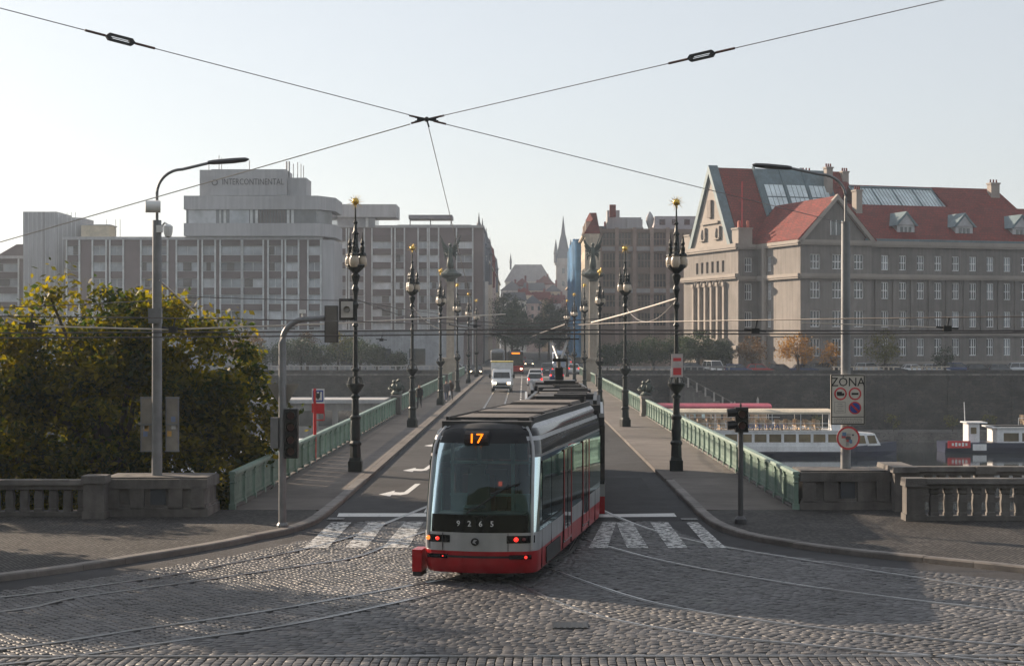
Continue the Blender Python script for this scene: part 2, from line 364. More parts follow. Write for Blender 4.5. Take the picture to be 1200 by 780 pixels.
# bridge deck, road
b = MB(); b.b2(AX-8.5, AX+8.5, 49.6, 240.4, -1.3, -0.06); 
for y0 in (92,100),(146,154):
    b.b2(AX-9.5, AX+9.5, y0[0], y0[1], -11, -1.4)
b.build('bridge_deck', M_stone, kind='structure')
b = MB(); b.add([(-5.53,47.2,0),(4.95,47.2,0),(4.95,240.5,0),(-5.53,240.5,0)], [(0,1,2,3)]); 
b.add([(-9,240.5,-0.001),(9,240.5,-0.001),(9,760,-0.001),(-9,760,-0.001)], [(0,1,2,3)])
b.add([(-200,241.5,-0.012),(200,241.5,-0.012),(200,256.5,-0.012),(-200,256.5,-0.012)], [(0,1,2,3)])
road = b.build('road', M_asph, kind='structure')
# gutters of asphalt along the corner kerbs
b = MB()
sel = KLd[(KLd[:,1] < 48.5)]; strip(b, offset(sel, -0.12*0), offset(sel, 1.15), -0.004+0.0)
sel = KRd[(KRd[:,1] < 48.5)]; strip(b, sel, offset(sel, -1.2), -0.004)
b.build('gutter_strip', M_gutter, kind='structure')
# pavements: asphalt on the bridge, mosaic at the corner
b = MB()
b.b2(AX-8.2, -5.8, 49.0, 240.5, -0.05, ZP); b.b2(5.22, AX+8.2, 49.0, 240.5, -0.05, ZP)
b.b2(-5.805, -5.53, 60, 240.5, -0.05, ZP-0.004); b.b2(4.95, 5.225, 60, 240.5, -0.05, ZP-0.004)
brp = b.build('bridge_pavement', M_deckpave, kind='structure')
b = MB()
for Kd, side in ((KLd, -1), (KRd, 1)):
    sel = Kd[(Kd[:,1] < 49.1)]; A = offset(sel, 0.28*side) if side > 0 else offset(sel, -0.28)
    B = np.stack([np.full(len(A), 0.0), np.full(len(A), 49.0)], 1)
    B[:,0] = np.minimum(A[:,0], -6) if side < 0 else np.maximum(A[:,0], 6)
    B[:,0] += np.linspace(0, 8*side, len(A)); strip(b, A, B, ZP-0.003)
corner_pave = b.build('corner_pavement', M_mosaic, kind='structure')
# kerb stones, each its own piece along the corner, then the long bridge kerbs in 2 m stones
def kerbrun(Kd, side, parent, lim, step, name='kerb_stone'):
    P = Kd; s = np.concatenate([[0], np.cumsum(np.linalg.norm(np.diff(P, axis=0), axis=1))])
    sel = [i for i in range(len(P)) if lim[0] <= P[i,1] <= lim[1]]
    s0, s1 = s[sel[0]], s[sel[-1]]; n = int((s1-s0)/step)
    for k in range(n):
        a, c = s0+k*step, s0+(k+1)*step-0.012
        pa = np.array([np.interp(a, s, P[:,0]), np.interp(a, s, P[:,1])]); pc = np.array([np.interp(c, s, P[:,0]), np.interp(c, s, P[:,1])])
        t = (pc-pa)/np.linalg.norm(pc-pa); nn = np.array([-t[1], t[0]])*side; j = random.uniform(-0.006, 0.006)
        q = [pa, pc, pc+nn*0.28, pa+nn*0.28]; mb = MB(); z1 = ZP+0.006+j
        vs = [(p[0],p[1],-0.06) for p in q]
        e = 0.025; ins = [pa+nn*e, pc+nn*e, pc+nn*0.28, pa+nn*0.28]
        vs += [(p[0],p[1],z1-0.03) for p in q]+[(p[0],p[1],z1) for p in ins]
        mb.add(vs, [(0,1,5,4),(4,5,9,8),(8,9,10,11),(1,2,6,5),(5,6,10,9),(2,3,7,6),(6,7,11,10),(3,0,4,7),(7,4,8,11)])
        mb.build(name, M_kerb, parent)
kerbrun(KLd, -1, corner_pave, (26, 60), 1.25); kerbrun(KRd, 1, corner_pave, (30, 60), 1.25)
# joints and repairs in the bridge paving
mbk = MB()
for d_ in np.arange(54.0, 236.0, 6.5):
    for (xa, xb) in ((AX-8.0,-5.85),(5.27,AX+8.0)): mbk.add([(xa,d_,ZP+0.003),(xb,d_,ZP+0.003),(xb,d_+0.03,ZP+0.003),(xa,d_+0.03,ZP+0.003)], [(0,1,2,3)])
mbk.build('pavement_joint', M_joint, brp)
mbk = MB()
for (xa, d_, w_, l_) in ((-5.2,58,1.1,5.5),(2.6,55,1.6,7.0),(-4.6,88,1.3,9.0),(3.0,83,1.2,12.0),(-2.4,118,1.5,9.0)): mbk.add([(xa,d_,0.0025),(xa+w_,d_+0.1,0.0025),(xa+w_+0.06,d_+l_,0.0025),(xa-0.05,d_+l_-0.15,0.0025)], [(0,1,2,3)])
mbk.build('road_patch', mat('patch asphalt', (0.03,0.03,0.032), 0.8, var=0.2, scale=3, bump=0.3, bscale=70, spec=0.25), road)
# crossing stripes, stop line, arrows, lane lines (painted sheets)
b = MB()
def paint_quad(pts, z): b.add([(p.x,p.y,z) for p in pts], [tuple(range(len(pts)))])
for (x0,x1,xb0,xb1) in ((388,412,356,384),(432,452,404,430),(474,496,448,478),(706,722,690,712),(722,741,735,760),(762,783,783,806),(804,818,830,851)):
    paint_quad([G(x0,612),G(x1,612),G(xb1,642),G(xb0,642)], 0.012)
b.build('crossing_stripe', M_worn, kind='structure'); b = MB()
paint_quad([G(397,601),G(505,601),G(506,605),G(395,605)], 0.004)
paint_quad([G(655,603),G(790,601),G(793,605),G(655,606)], 0.004)
def arrow(x0, y0, k):     # a bent lane arrow lying on the road, base point from the picture, real size k
    o = G(x0, y0); pts = [(0,0),(1.05,1.5),(1.05,0.9),(1.6,0.75),(1.9,0.9),(2.3,4.3),(2.75,4.3),(2.3,0.2),(1.8,-0.25),(1.05,-0.15),(1.05,-0.75)]
    b.add([(o.x+p[0]*k*0.40, o.y+p[1]*k*0.95, 0.004) for p in pts], [tuple(range(len(pts)))])
arrow(444,579,1.0); arrow(472,551,1.0); arrow(497,522,1.05)
for d0 in range(52, 236, 6):
    for X in (AX-0.06,):
        b.add([(X,d0,0.004),(X+0.12,d0,0.004),(X+0.12,d0+3,0.004),(X,d0+3,0.004)], [(0,1,2,3)])
b.add([(-2.9,49.5,0.004),(-2.78,49.5,0.004),(-2.78,76,0.004),(-2.9,76,0.004)], [(0,1,2,3)])
b.add([(-3.0,226,0.004),(4.5,226,0.004),(4.5,228,0.004),(-3.0,228,0.004)], [(0,1,2,3)])
b.build('road_marking', M_worn2, kind='structure')

# ---- tram rails set in the square and along the bridge
TR = {}
def railcurve(pts): return dense(pts, 0.5)
def gpt(x, y): p = G(x, y); return (p.x, p.y)
rails = [
  [(-2.9,240),(-2.9,120),(-2.9,70),(-2.9,58),(-2.85,52),gpt(500,594),gpt(429,623),gpt(358,643),gpt(271,660),gpt(179,677),gpt(0,700),(-16,28.2),(-24,26.2)],
  [(-1.46,240),(-1.46,120),(-1.46,70),(-1.46,58),(-1.42,52),(-1.75,47.3),(-3.0,43),gpt(420,652),gpt(358,662),gpt(200,685),gpt(83,701),gpt(0,717),(-14.5,27.3),(-22,25)],
  [(0.5,240),(0.5,120),(0.5,70),(0.5,55),(0.35,47),(-0.3,41),gpt(560,670),gpt(487,685),gpt(317,715),gpt(167,737),gpt(0,761),(-12,25.6)],
  [(1.94,240),(1.94,120),(1.94,70),(1.94,55),(1.8,47),(1.15,40.5),(-0.4,36),gpt(500,698),gpt(350,730),gpt(200,752),gpt(54,773),(-9.5,25.4)],
  [(1.98,54),(2.2,51.5),gpt(712,600),gpt(760,619),gpt(830,637),gpt(950,657),gpt(1060,674),gpt(1200,692),(15,31),(22,29)],
  [(0.9,47),(1.0,45),gpt(690,633),gpt(770,655),gpt(880,676),gpt(1010,695),gpt(1200,716),(14,29)],
  [(-0.3,40),(0.15,38.6),gpt(650,668),gpt(760,704),gpt(900,728),gpt(1050,744),gpt(1200,756),(13,26.6)],
  [(-1.2,36.6),(-0.8,35.2),gpt(590,678),gpt(690,718),gpt(820,742),gpt(1000,760),(8.5,26.1)],
  [(-24,26.95),(0,27.02),(24,27.1)],[(-24,25.5),(0,25.57),(24,25.65)]]
RAILP = []
for r in rails:
    P = railcurve(r); RAILP.append(P)
    mb = MB(); ring = []
    A, B = offset(P, 0.03), offset(P, -0.035); A2, B2 = offset(P, -0.075), offset(P, -0.1)
    n = len(P)
    for (p, q, z0, z1) in ((A,B,0.014,0.014),(A2,B2,0.010,0.010)):
        mb.add([(x[0],x[1],z0) for x in p]+[(x[0],x[1],z1) for x in q]+[(x[0],x[1],-0.05) for x in p]+[(x[0],x[1],-0.05) for x in q],
          [(i,i+1,n+i+1,n+i) for i in range(n-1)]+[(i,2*n+i,2*n+i+1,i+1) for i in range(n-1)]+[(n+i,n+i+1,3*n+i+1,3*n+i) for i in range(n-1)])
    mb.build('tram_rail', M_rail, road, fix=False)
ALLR = np.concatenate([P[P[:,1] < 50] for P in RAILP])

# ---- granite setts
def inside_square(x, y):
    """between the gutters of both corners, south of the crossing"""
    def xl(K, y): o = np.argsort(K[:,1]); return np.interp(y, K[o,1], K[o,0])
    l = offset(KLd, 1.12); r = offset(KRd, -1.17)
    return (x > xl(l, y)) & (x < xl(r, y)) & (y > 24.6) & (y < 47.15)
def sett_rows(ang, x0, x1, y0, y1, wl, wr, test):
    """rows of setts laid in direction ang over the bounding box"""
    c, s = math.cos(ang), math.sin(ang); out = []
    cx, cy_ = (x0+x1)/2, (y0+y1)/2; L = math.hypot(x1-x0, y1-y0)/2+1
    v = -L; 
    while v < L:
        h = wr*random.uniform(0.9, 1.1); u = -L+random.random()*wl
        while u < L:
            w = wl*random.uniform(0.82, 1.2); out.append((u+w/2, v+h/2, w, h)); u += w
        v += h
    a = np.array(out); wav = 0.05*np.sin(a[:,0]*0.9)+0.03*np.sin(a[:,0]*2.3+1)
    x = cx+a[:,0]*c-(a[:,1]+wav)*s; y = cy_+a[:,0]*s+(a[:,1]+wav)*c
    k = test(x, y) & (x > x0) & (x < x1) & (y > y0) & (y < y1)
    return np.stack([x[k], y[k], a[k,2], a[k,3], np.full(k.sum(), ang)], 1)
def near_rail(x, y, d=0.13):
    P = ALLR; res = np.zeros(len(x), bool)
    for i in range(0, len(x), 4000):
        xx = x[i:i+4000,None]-P[None,:,0]; yy = y[i:i+4000,None]-P[None,:,1]
        res[i:i+4000] = (xx*xx+yy*yy).min(1) < d*d
    return res
# the fields of setts meet along the rails
def xat(P, y): o = np.argsort(P[:,1]); return np.interp(y, P[o,1], P[o,0])
def fld(k):
    def t(x, y):
        ok = inside_square(x, y); bottom = y < 27.05
        left = x < xat(RAILP[3], y); right = ~left & ((y > 35.8) | (x > xat(RAILP[7], y))); mid = ~left & ~right
        return ok & ({0: bottom, 1: left & ~bottom, 2: right & ~bottom, 3: mid & ~bottom}[k])
    return t
S = np.concatenate([
    sett_rows(R(90), -13, 13, 24.6, 27.1, 0.185, 0.15, fld(0)),
    sett_rows(R(-55), -19, 2.5, 26.9, 47.2, 0.185, 0.15, fld(1)),
    sett_rows(R(-38), -2, 19, 26.9, 47.2, 0.185, 0.15, fld(2)),
    sett_rows(R(-12), -9, 9.5, 26.9, 36.5, 0.185, 0.15, fld(3))])
half = 0.31*S[:,1]+1.0
S = S[np.abs(S[:,0]+0.1) < half]; S = S[~near_rail(S[:,0], S[:,1])]
inview = (np.abs(S[:,0]+0.2) < 0.298*S[:,1]) & (S[:,1] > 26.25)
order = np.argsort(np.where(inview, S[:,1], 999)); near, rest = S[order[:300]], S[order[300:]]
def sett_arrays(S, seed=1):
    rg = np.random.RandomState(seed); n = len(S); 
    hx, hy = S[:,2]/2-0.0035, S[:,3]/2-0.012; cs, sn = np.cos(S[:,4]), np.sin(S[:,4])
    top = rg.normal(0, 0.0018, n); V = np.zeros((n,12,3)); sg = ((-1,-1),(1,-1),(1,1),(-1,1))
    tx, ty = rg.normal(0,0.010,n), rg.normal(0,0.010,n)
    for lev, (ins, z) in enumerate(((0,-0.06),(0,-0.006),(0.006,0.0))):
        for i, (a, c) in enumerate(sg):
            lx = a*(hx-ins)+rg.normal(0,0.004,n); ly = c*(hy-ins)+rg.normal(0,0.004,n)
            V[:,lev*4+i,0] = S[:,0]+lx*cs-ly*sn; V[:,lev*4+i,1] = S[:,1]+lx*sn+ly*cs
            V[:,lev*4+i,2] = z+(top+lx*tx+ly*ty if lev else 0)
    fc = [(8,9,10,11)]+[(a+i, a+(i+1)%4, a+4+(i+1)%4, a+4+i) for a in (0,4) for i in range(4)]
    return V, np.array(fc)
def fast_mesh(name, V, Fq, mats):
    """V (n,k,3) pieces, Fq (m,4) faces of one piece"""
    n, k = V.shape[:2]; me = bpy.data.meshes.new(name); me.vertices.add(n*k); me.vertices.foreach_set('co', V.reshape(-1))
    fs = (Fq[None]+(np.arange(n)*k)[:,None,None]).reshape(-1, Fq.shape[1]); m, q = fs.shape
    me.loops.add(m*q); me.loops.foreach_set('vertex_index', fs.reshape(-1).astype(np.int32))
    me.polygons.add(m); me.polygons.foreach_set('loop_start', np.arange(0, m*q, q, dtype=np.int32)); me.polygons.foreach_set('loop_total', np.full(m, q, dtype=np.int32))
    for mm in (mats if isinstance(mats, (list,tuple)) else [mats]): me.materials.append(mm)
    me.update(calc_edges=True); return me
V, Fq = sett_arrays(rest); put('setts', fast_mesh('setts', V, Fq, M_sett), square, kind='stuff')
for i, r in enumerate(near):
    key = i % 24
    if i < 24:
        q = r.copy(); q[0] = q[1] = 0; q[4] = 0; V, Fq = sett_arrays(q[None], 50+i); WIN[('sett',key)] = (fast_mesh('sett', V, Fq, M_sett), r[2], r[3])
    me, w, h = WIN[('sett',key)]
    o = put('sett', me, square, (r[0], r[1], 0), r[4]); o.scale = (r[2]/w, r[3]/h, 1)

# ================================================================== BALUSTRADES AND PIERS AT THE BRIDGE HEAD
def balustrade(label, x0, x1, y, h=1.05, first_post=True, post_w=0.5, posts=(), rz=0.0, group=None, slab=0.56):
    """stone parapet along +x: plinth, fat square balusters, coping, posts"""
    t = thing('stone_balustrade', label, 'balustrade', (x0, y, ZP), rz, group); L = x1-x0
    p = MB(); p.box((L/2, 0, 0.06), (L, 0.42, 0.12)); p.build('plinth', M_stone, t)
    c = MB(); c.box((L/2, 0, h-0.20), (L, 0.36, 0.12)); c.box((L/2, 0, h-0.07), (L, 0.50, 0.14), ty=0.86); c.build('coping', M_stone, t)
    bl = MB(); q = [(0.115,0.12),(0.115,0.2),(0.10,0.22),(0.105,0.34),(0.112,0.48),(0.100,0.62),(0.090,0.70),(0.112,0.73),(0.115,h-0.25)]
    bl.loft([[(a*r*1.0, c2*r, z) for a, c2 in ((-1,-1),(1,-1),(1,1),(-1,1))] for r, z in q]); me = bl.mesh('baluster', M_stone)
    n = int((L-0.3)/slab)
    for i in range(n):
        x = 0.35+slab*(i+0.5)
        if x > L-0.15 or any(abs(x-px) < post_w*0.75 for px in posts): continue
        put('baluster', me, t, (x, 0, 0))
    for px in posts:
        m = MB(); m.box((px,0,h/2),(post_w,0.54,h)); m.box((px,0,0.09),(post_w+0.06,0.60,0.18)); m.box((px,0,h-0.10),(post_w+0.1,0.64,0.22), top=0.92); m.build('post', M_stone, t)
    return t
balustrade('stone balustrade beneath the big leafy tree', -24.0, -11.9, 47.35, 1.0, posts=(0.0,6.1), slab=0.40)
balustrade('stone balustrade in front of the river boats, its end post on the pavement', 10.55, 22.0, 46.2, 1.13, posts=(0.0, 3.35, 6.7), slab=0.385)
balustrade('low stone balustrade behind, lining the stairs to the water', 10.9, 24.0, 51.6, 1.05, posts=(3.0,6.3), slab=0.385)
def pier(label, x0, x1, y0, y1, h, panel_x):
    t = thing('stone_pier', label, 'pier', ((x0+x1)/2, (y0+y1)/2, ZP-0.02)); w, d = x1-x0, y1-y0
    m = MB(); m.box((0,0,h*0.5),(w-0.12,d-0.12,h)); m.build('core', M_stone, t)
    m = MB(); m.box((0,0,0.13),(w+0.06,d+0.06,0.26)); m.box((0,0,0.30),(w-0.04,d-0.04,0.08)); m.build('plinth', M_stone, t)
    xs = [-w/2, -w/6, w/4, w/2]
    for i in range(3):
        a, c = xs[i], xs[i+1]
        m = MB(); m.box(((a+c)/2+0.0, 0, h-0.12), (c-a-0.012+0.05*(i!=1), d+0.10-0.05*(i==2), 0.26), top=0.985); m.box(((a+c)/2,0,h+0.03),(c-a-0.014,d*0.86,0.05)); m.build('cap_stone', M_stone, t)
    for x in (-w/2+0.24, -w*0.17, w*0.20, w/2-0.24):
        m = MB(); m.box((x,-d/2+0.03,h*0.53),(0.38,0.12,h*0.62)); m.build('pilaster', M_stone, t)
    m = MB(); m.box((panel_x,-d/2+0.045,h*0.5),(0.42,0.04,0.62)); m.build('niche_panel', mat('niche slate', (0.05,0.055,0.065), 0.6), t)
    return t
pier('stone pier by the big tree carrying the tall steel pole', -11.6, -8.75, 47.05, 48.9, 1.04, 0.08)
pier('stone pier at the bridge end carrying the ZÓNA sign pole', 7.95, 10.55, 49.0, 50.7, 1.08, 0.05)
t = thing('stone_pedestal', 'plain stone block joining the ZÓNA pier to the stair balustrade', 'pedestal', (10.85, 49.6, ZP))
m = MB(); m.box((0,0,0.55),(0.62,2.2,1.1)); m.build('block', M_stone, t); m = MB(); m.box((0,0,1.17),(0.74,2.3,0.16), top=0.95); m.build('cap_stone', M_stone, t)
t = thing('stone_pedestal', 'squat stone post between the tree balustrade and the tall pole pier', 'pedestal', (-11.72, 46.75, ZP))
m = MB(); m.box((0,0,0.5),(0.55,0.6,1.0)); m.box((0,0,0.1),(0.62,0.66,0.2)); m.build('block', M_stone, t); m = MB(); m.box((0,0,1.07),(0.68,0.72,0.2), top=0.93); m.build('cap_stone', M_stone, t)

# ================================================================== BRIDGE RAILINGS
def bay_mesh(L=1.9, H=1.08):
    b = MB()
    b.box((0,L/2,H-0.17),(0.05,L,0.05)); b.box((0,L/2,0.14),(0.05,L,0.05))
    for i in range(9):
        y = 0.10+i*0.165; b.box((0.0,y+0.05,0.5),(0.03,0.125,0.74))
    b.box((0,L-0.21,0.5),(0.03,0.05,0.74))
    b.box((0.0,0.75,0.93),(0.02,1.3,0.05)); b.box((0,0.75,0.30),(0.05,1.34,0.10)); 
    for i in range(6): b.box((0,0.16+i*0.25,0.72),(0.05,0.07,0.07), rz=0)
    return b.mesh('panel', M_green)
def post_mesh(H=1.08):
    b = MB(); b.box((0,0,H/2-0.04),(0.13,0.13,H-0.08)); b.box((0,0,0.08),(0.19,0.19,0.16)); b.box((0,0,H-0.14),(0.18,0.18,0.06)); b.lathe([(0.05,H-0.36),(0.10,H-0.3),(0.05,H-0.24)],n=8)
    return b.mesh('post', M_green)
BAY, POST = bay_mesh(), post_mesh()
def railing(label, X, piers_at):
    t = thing('bridge_railing', label, 'railing', (X, 49.0, ZP)); L = 190.0
    seg = [0]+sorted(piers_at)+[L]
    for a, c in zip(seg[:-1], seg[1:]):
        b = MB(); b.box((0,(a+c)/2,1.05),(0.22,c-a-0.01,0.075), top=0.8, ty=1); b.box((0,(a+c)/2,0.985),(0.12,c-a-0.01,0.06)); b.build('top_rail', M_green, t)
        b = MB(); b.box((0,(a+c)/2,0.035),(0.16,c-a-0.01,0.06)); b.build('base_rail', M_stone, t)
    n = int(L/1.9)
    for i in range(n+1):
        y = i*1.9
        put('post', POST, t, (0,y+0.08,0))
        if i < n: put('panel', BAY, t, (0,y+0.08,0))
    for p in piers_at:
        b = MB(); b.box((0,p,0.6),(0.62,1.5,1.2)); b.box((0,p,0.1),(0.7,1.6,0.2)); b.box((0,p,1.2),(0.72,1.62,0.14),top=0.93); b.build('pedestal', M_stone, t)
    return t
railing('green iron bridge railing on the tree and bus stop side', AX-8.1, [63.0, 132.0])
railing('green iron bridge railing on the tour boat side', AX+8.1, [60.5, 130.0])
# sculpted bronze groups that crown the railing pedestals
def bronze_group(X, y, label):
    t = thing('bronze_sculpture', label, 'sculpture', (X, y, ZP+1.27), 0)
    b = MB(); b.lathe([(0.34,0),(0.38,0.1),(0.26,0.22),(0.2,0.3)], n=10); b.build('base', M_bronze, t)
    b = MB()
    b.lathe([(0.18,0.28),(0.26,0.42),(0.22,0.62),(0.12,0.74)],( -0.12,0.1,0), 9); b.sphere((-0.14,0.06,0.86),0.12,9)
    b.lathe([(0.16,0.26),(0.22,0.40),(0.2,0.66),(0.1,0.82)],(0.18,-0.1,0), 9); b.sphere((0.2,-0.12,0.95),0.12,9)
    b.tube([(-0.3,0.1,0.6),(-0.5,0,0.42),(-0.4,-0.2,0.35)],[0.08,0.06,0.05],7); b.tube([(0.36,-0.1,0.62),(0.5,-0.2,0.5),(0.42,-0.3,0.3)],[0.08,0.06,0.05],7)
    b.tube([(0,0,0.4),(0.02,-0.1,0.75),(0.05,-0.05,0.95)],[0.12,0.08,0.05],7)
    b.build('figures', M_bronze, t, True)
bronze_group(AX-8.1, 112.0, 'bronze figure group on the railing pedestal near the pedestrians')
bronze_group(AX+8.1, 109.5, 'bronze figure group on the railing pedestal above the tents')

# ================================================================== ORNATE LAMP POSTS
def lamp_post():
    t = thing('bridge_lamp', 'ornate black iron lamp post with globe lanterns and gilded sun finial', 'street lamp', (0,0,0), 0, 'ornate lamp posts along both bridge pavements')
    b = MB(); b.box((0,0,0.2),(0.62,0.62,0.4)); b.box((0,0,0.46),(0.54,0.54,0.14),top=0.9); b.lathe([(0.27,0.5),(0.25,0.95),(0.30,1.0),(0.30,1.06),(0.22,1.14)],n=8); b.build('base', M_iron, t)
    b = MB(); b.lathe([(0.21,1.1),(0.24,1.5),(0.21,1.9),(0.26,1.96),(0.26,2.03),(0.17,2.1),(0.155,2.7),(0.22,2.74),(0.22,2.8),(0.12,2.86),(0.115,3.7),(0.19,3.74),(0.19,3.79),(0.11,3.85),(0.095,5.35),(0.15,5.4),(0.09,5.5),(0.085,6.0),(0.14,6.1),(0.16,6.18),(0.08,6.3),(0.12,6.6),(0.17,6.75),(0.1,6.9),(0.2,7.15),(0.22,7.25),(0.1,7.35),(0.09,7.5)],n=12)
    b.build('shaft', M_iron, t, True)
    b = MB(); b.lathe([(0.1,2.86),(0.25,3.0),(0.39,3.14),(0.42,3.24),(0.38,3.26),(0.33,3.2),(0.12,3.06)],n=16)
    for k in range(8):
        a = k*PI/4; b.tube([(0.12*math.cos(a),0.12*math.sin(a),3.5),(0.27*math.cos(a),0.27*math.sin(a),3.46),(0.36*math.cos(a),0.36*math.sin(a),3.26)],0.02,5)
    b.build('wreath', M_iron, t)
    b = MB(); b.lathe([(0.08,7.3),(0.36,7.5),(0.46,7.62),(0.42,7.66),(0.1,7.62)],n=12); b.build('lantern_dish', M_iron, t)
    for k in range(3):
        a = R(-95+k*120); x, y = 0.27*math.cos(a), 0.27*math.sin(a)
        b = MB(); b.lathe([(0.08,7.54),(0.14,7.57),(0.18,7.68),(0.175,7.86),(0.11,7.98)],(x,y,0),12); g = b.build('globe', M_milk, t, True)
        b = MB(); b.lathe([(0.17,7.99),(0.15,8.05),(0.08,8.12),(0.09,8.3),(0.05,8.36),(0.08,8.46),(0.03,8.62),(0.012,8.85)],(x,y,0),8); b.build('lantern_cap', M_iron, g)
    b = MB(); b.lathe([(0.13,7.6),(0.15,8.1),(0.20,8.15),(0.15,8.3),(0.12,8.75),(0.17,8.8),(0.09,8.9),(0.07,9.15),(0.12,9.2),(0.045,9.28),(0.035,9.86)],n=8)
    b.build('spire', M_iron, t, True)
    b = MB(); b.sphere((0,0,9.99),0.135,14); fin = b.build('sun_ball', M_gold, t, True)
    b = MB()
    for k in range(26):
        ph = math.acos(1-2*(k+0.5)/26); a = k*2.39996; dv = Vector((math.sin(ph)*math.cos(a), math.sin(ph)*math.sin(a), math.cos(ph)))
        b.tube([Vector((0,0,9.99))+dv*0.12, Vector((0,0,9.99))+dv*(0.34 if k % 2 else 0.27)],[0.013,0.003],4)
    b.build('sun_rays', M_gold, fin)
    return t
lamp = lamp_post(); first = True
for c_ in kids(lamp):
    if c_.name.split('.')[0] in ('base','shaft','wreath','lantern_dish','spire'): c_.scale = (0.8,0.8,1.0)
for k in range(6):
    d = 63.2+k*32.2
    for sx in (-1, 1):
        p = (AX+sx*5.96, d+(0.4 if sx > 0 else 0), ZP)
        ordn = ('first','second','third','fourth','fifth','sixth')[k]; side_ = 'tram stop' if sx < 0 else 'tour boat'
        lab = f'ornate iron lamp post with gilded sun, {ordn} from the crossing on the {side_} side'
        if k == 0: lab = 'ornate iron sun-topped lamp post carrying a square signal box' if sx < 0 else 'ornate iron sun-topped lamp post carrying a red and white notice'
        if first: lamp.location = p; first = False; lamp['label'] = lab
        else: copy_tree(lamp, p, random.uniform(-0.3,0.3), lab)
t = thing('notice_plate', 'small red and white notice fixed to a lamp post near the tour boats', 'sign', (AX+5.96, 63.4, 4.05)); 
b = MB(); b.box((0,-0.14,0),(0.42,0.03,0.86)); b.build('plate', mat('faded plate', (0.5,0.44,0.43), 0.6), t); b = MB(); b.box((0,-0.157,-0.22),(0.30,0.006,0.26)); b.box((0,-0.157,0.22),(0.3,0.006,0.12)); b.build('red_field', mat('sign red', (0.6,0.05,0.06), 0.5), t)

# ================================================================== TALL STEEL POLES WITH STREET LIGHTS
def light_pole(label, base, ztop_thick, zarm, reach, side, head_drop):
    t = thing('street_light', label, 'street light', base); z0 = base[2]
    b = MB(); b.tube([(0,0,0),(0,0,0.9*(ztop_thick-z0)),(0,0,ztop_thick-z0)],[0.15,0.13,0.125],14); b.build('mast', M_galv, t, True)
    b = MB(); pts = [(0,0,ztop_thick-z0-0.05),(0,0,zarm-z0-0.75)]
    for k in range(1,9):
        a = k/8*PI/2; pts.append((side*0.6*(1-math.cos(a))*1.2, 0, zarm-z0-0.75+0.68*math.sin(a)))
    pts.append((side*reach,0,zarm-z0+0.13)); b.tube(pts,[0.042]*len(pts),8); b.build('arm', M_galv, t, True)
    b = MB(); x0 = side*(reach-0.12); z = zarm-z0+0.12
    b.loft([[(x0+side*s, w*math.cos(q), z+h*math.sin(q)+dz) for q in [2*PI*k/8 for k in range(8)]] for s, w, h, dz in ((0,0.06,0.05,0),(0.15,0.11,0.07,0.01),(0.7,0.14,0.08,0.05),(1.05,0.13,0.065,0.08),(1.15,0.04,0.02,0.09))])
    b.build('lamp_head', mat('lamp head grey', (0.07,0.07,0.075), 0.5), t, True)
    return t
LPX = W(184,560,47.9)
tl = light_pole('tall grey steel pole with street light and cameras above the big tree', (LPX.x, 47.9, 1.15), 8.35, 9.85, 1.55, 1, 0)
RPX = W(991,548,49.9)
tr_ = light_pole('tall grey steel pole with street light rising from the ZÓNA pier', (RPX.x, 49.9, 1.18), 8.45, 9.9, 1.7, -1, 0)
def pxpart(parent, x, y, d): v = W(x, y, d)-parent.location; return v
t = thing('security_camera', 'white drum camera at the top of the tall pole by the tree', 'camera', W(180,242,47.7))
b = MB(); b.tube([(-0.22,-0.05,0),(0.18,0.05,0)],0.17,12); b.build('housing', M_white, t, True); b = MB(); b.tube([(0,0,0.0),(0.1,0.15,0.0),(0.12,0.2,0.05)],0.03,6); b.build('bracket', M_galv, t)
t = thing('security_camera', 'dome camera on a side bracket of the tall pole', 'camera', W(197,270,47.7))
b = MB(); b.lathe([(0.02,-0.2),(0.09,-0.17),(0.12,-0.06),(0.13,0.02),(0.13,0.12),(0.05,0.17)],n=12); b.build('dome', M_white, t, True)
b = MB(); b.tube([(0,0,0.15),(-0.1,0.05,0.22),(-0.28,0.15,0.05)],0.03,6); b.box((-0.26,0.12,0.05),(0.16,0.16,0.2)); b.build('bracket', M_white, t)
b = MB(); b.box((0,0,0),(0.36,0.2,0.42)); b.box((0,-0.11,0.0),(0.30,0.01,0.36)); b.build('junction_box', M_galv, None, loc=W(182,370,47.68), label='small grey junction box strapped to the tall pole', cat='box')
def signboard(label, px, py, w, h, d):
    t = thing('sign_back', label, 'sign', W(px,py,d)); b = MB(); b.box((0,0,0),(w,0.04,h)); b.build('panel', mat('sign back', (0.27,0.25,0.22), 0.6, 0.2, streak=0.2, var=0.2), t)
    b = MB(); b.box((0,0.0,h/2),(w+0.04,0.07,0.04)); b.box((0,0,-h/2),(w+0.04,0.07,0.04)); b.box((-w/2,0,0),(0.03,0.06,h)); b.box((w/2,0,0),(0.03,0.06,h)); b.box((0,-0.04,0),(w*0.96,0.04,0.05)); b.build('rim', M_galv, t)
    for i in range(3):
        b = MB(); b.box((random.uniform(-w/3,w/3),-0.025,random.uniform(-h/3,h/3)),(0.12,0.006,0.15)); b.build('sticker', mat('sticker%d' % i, ((0.6,0.35,0.1),(0.5,0.5,0.5),(0.2,0.25,0.4))[i], 0.6), t)
signboard('back of a road sign on the left of the tall pole', 172.5, 497, 0.34, 1.5, 48.1)
signboard('back of a road sign on the right of the tall pole', 202, 497, 0.34, 1.5, 48.1)
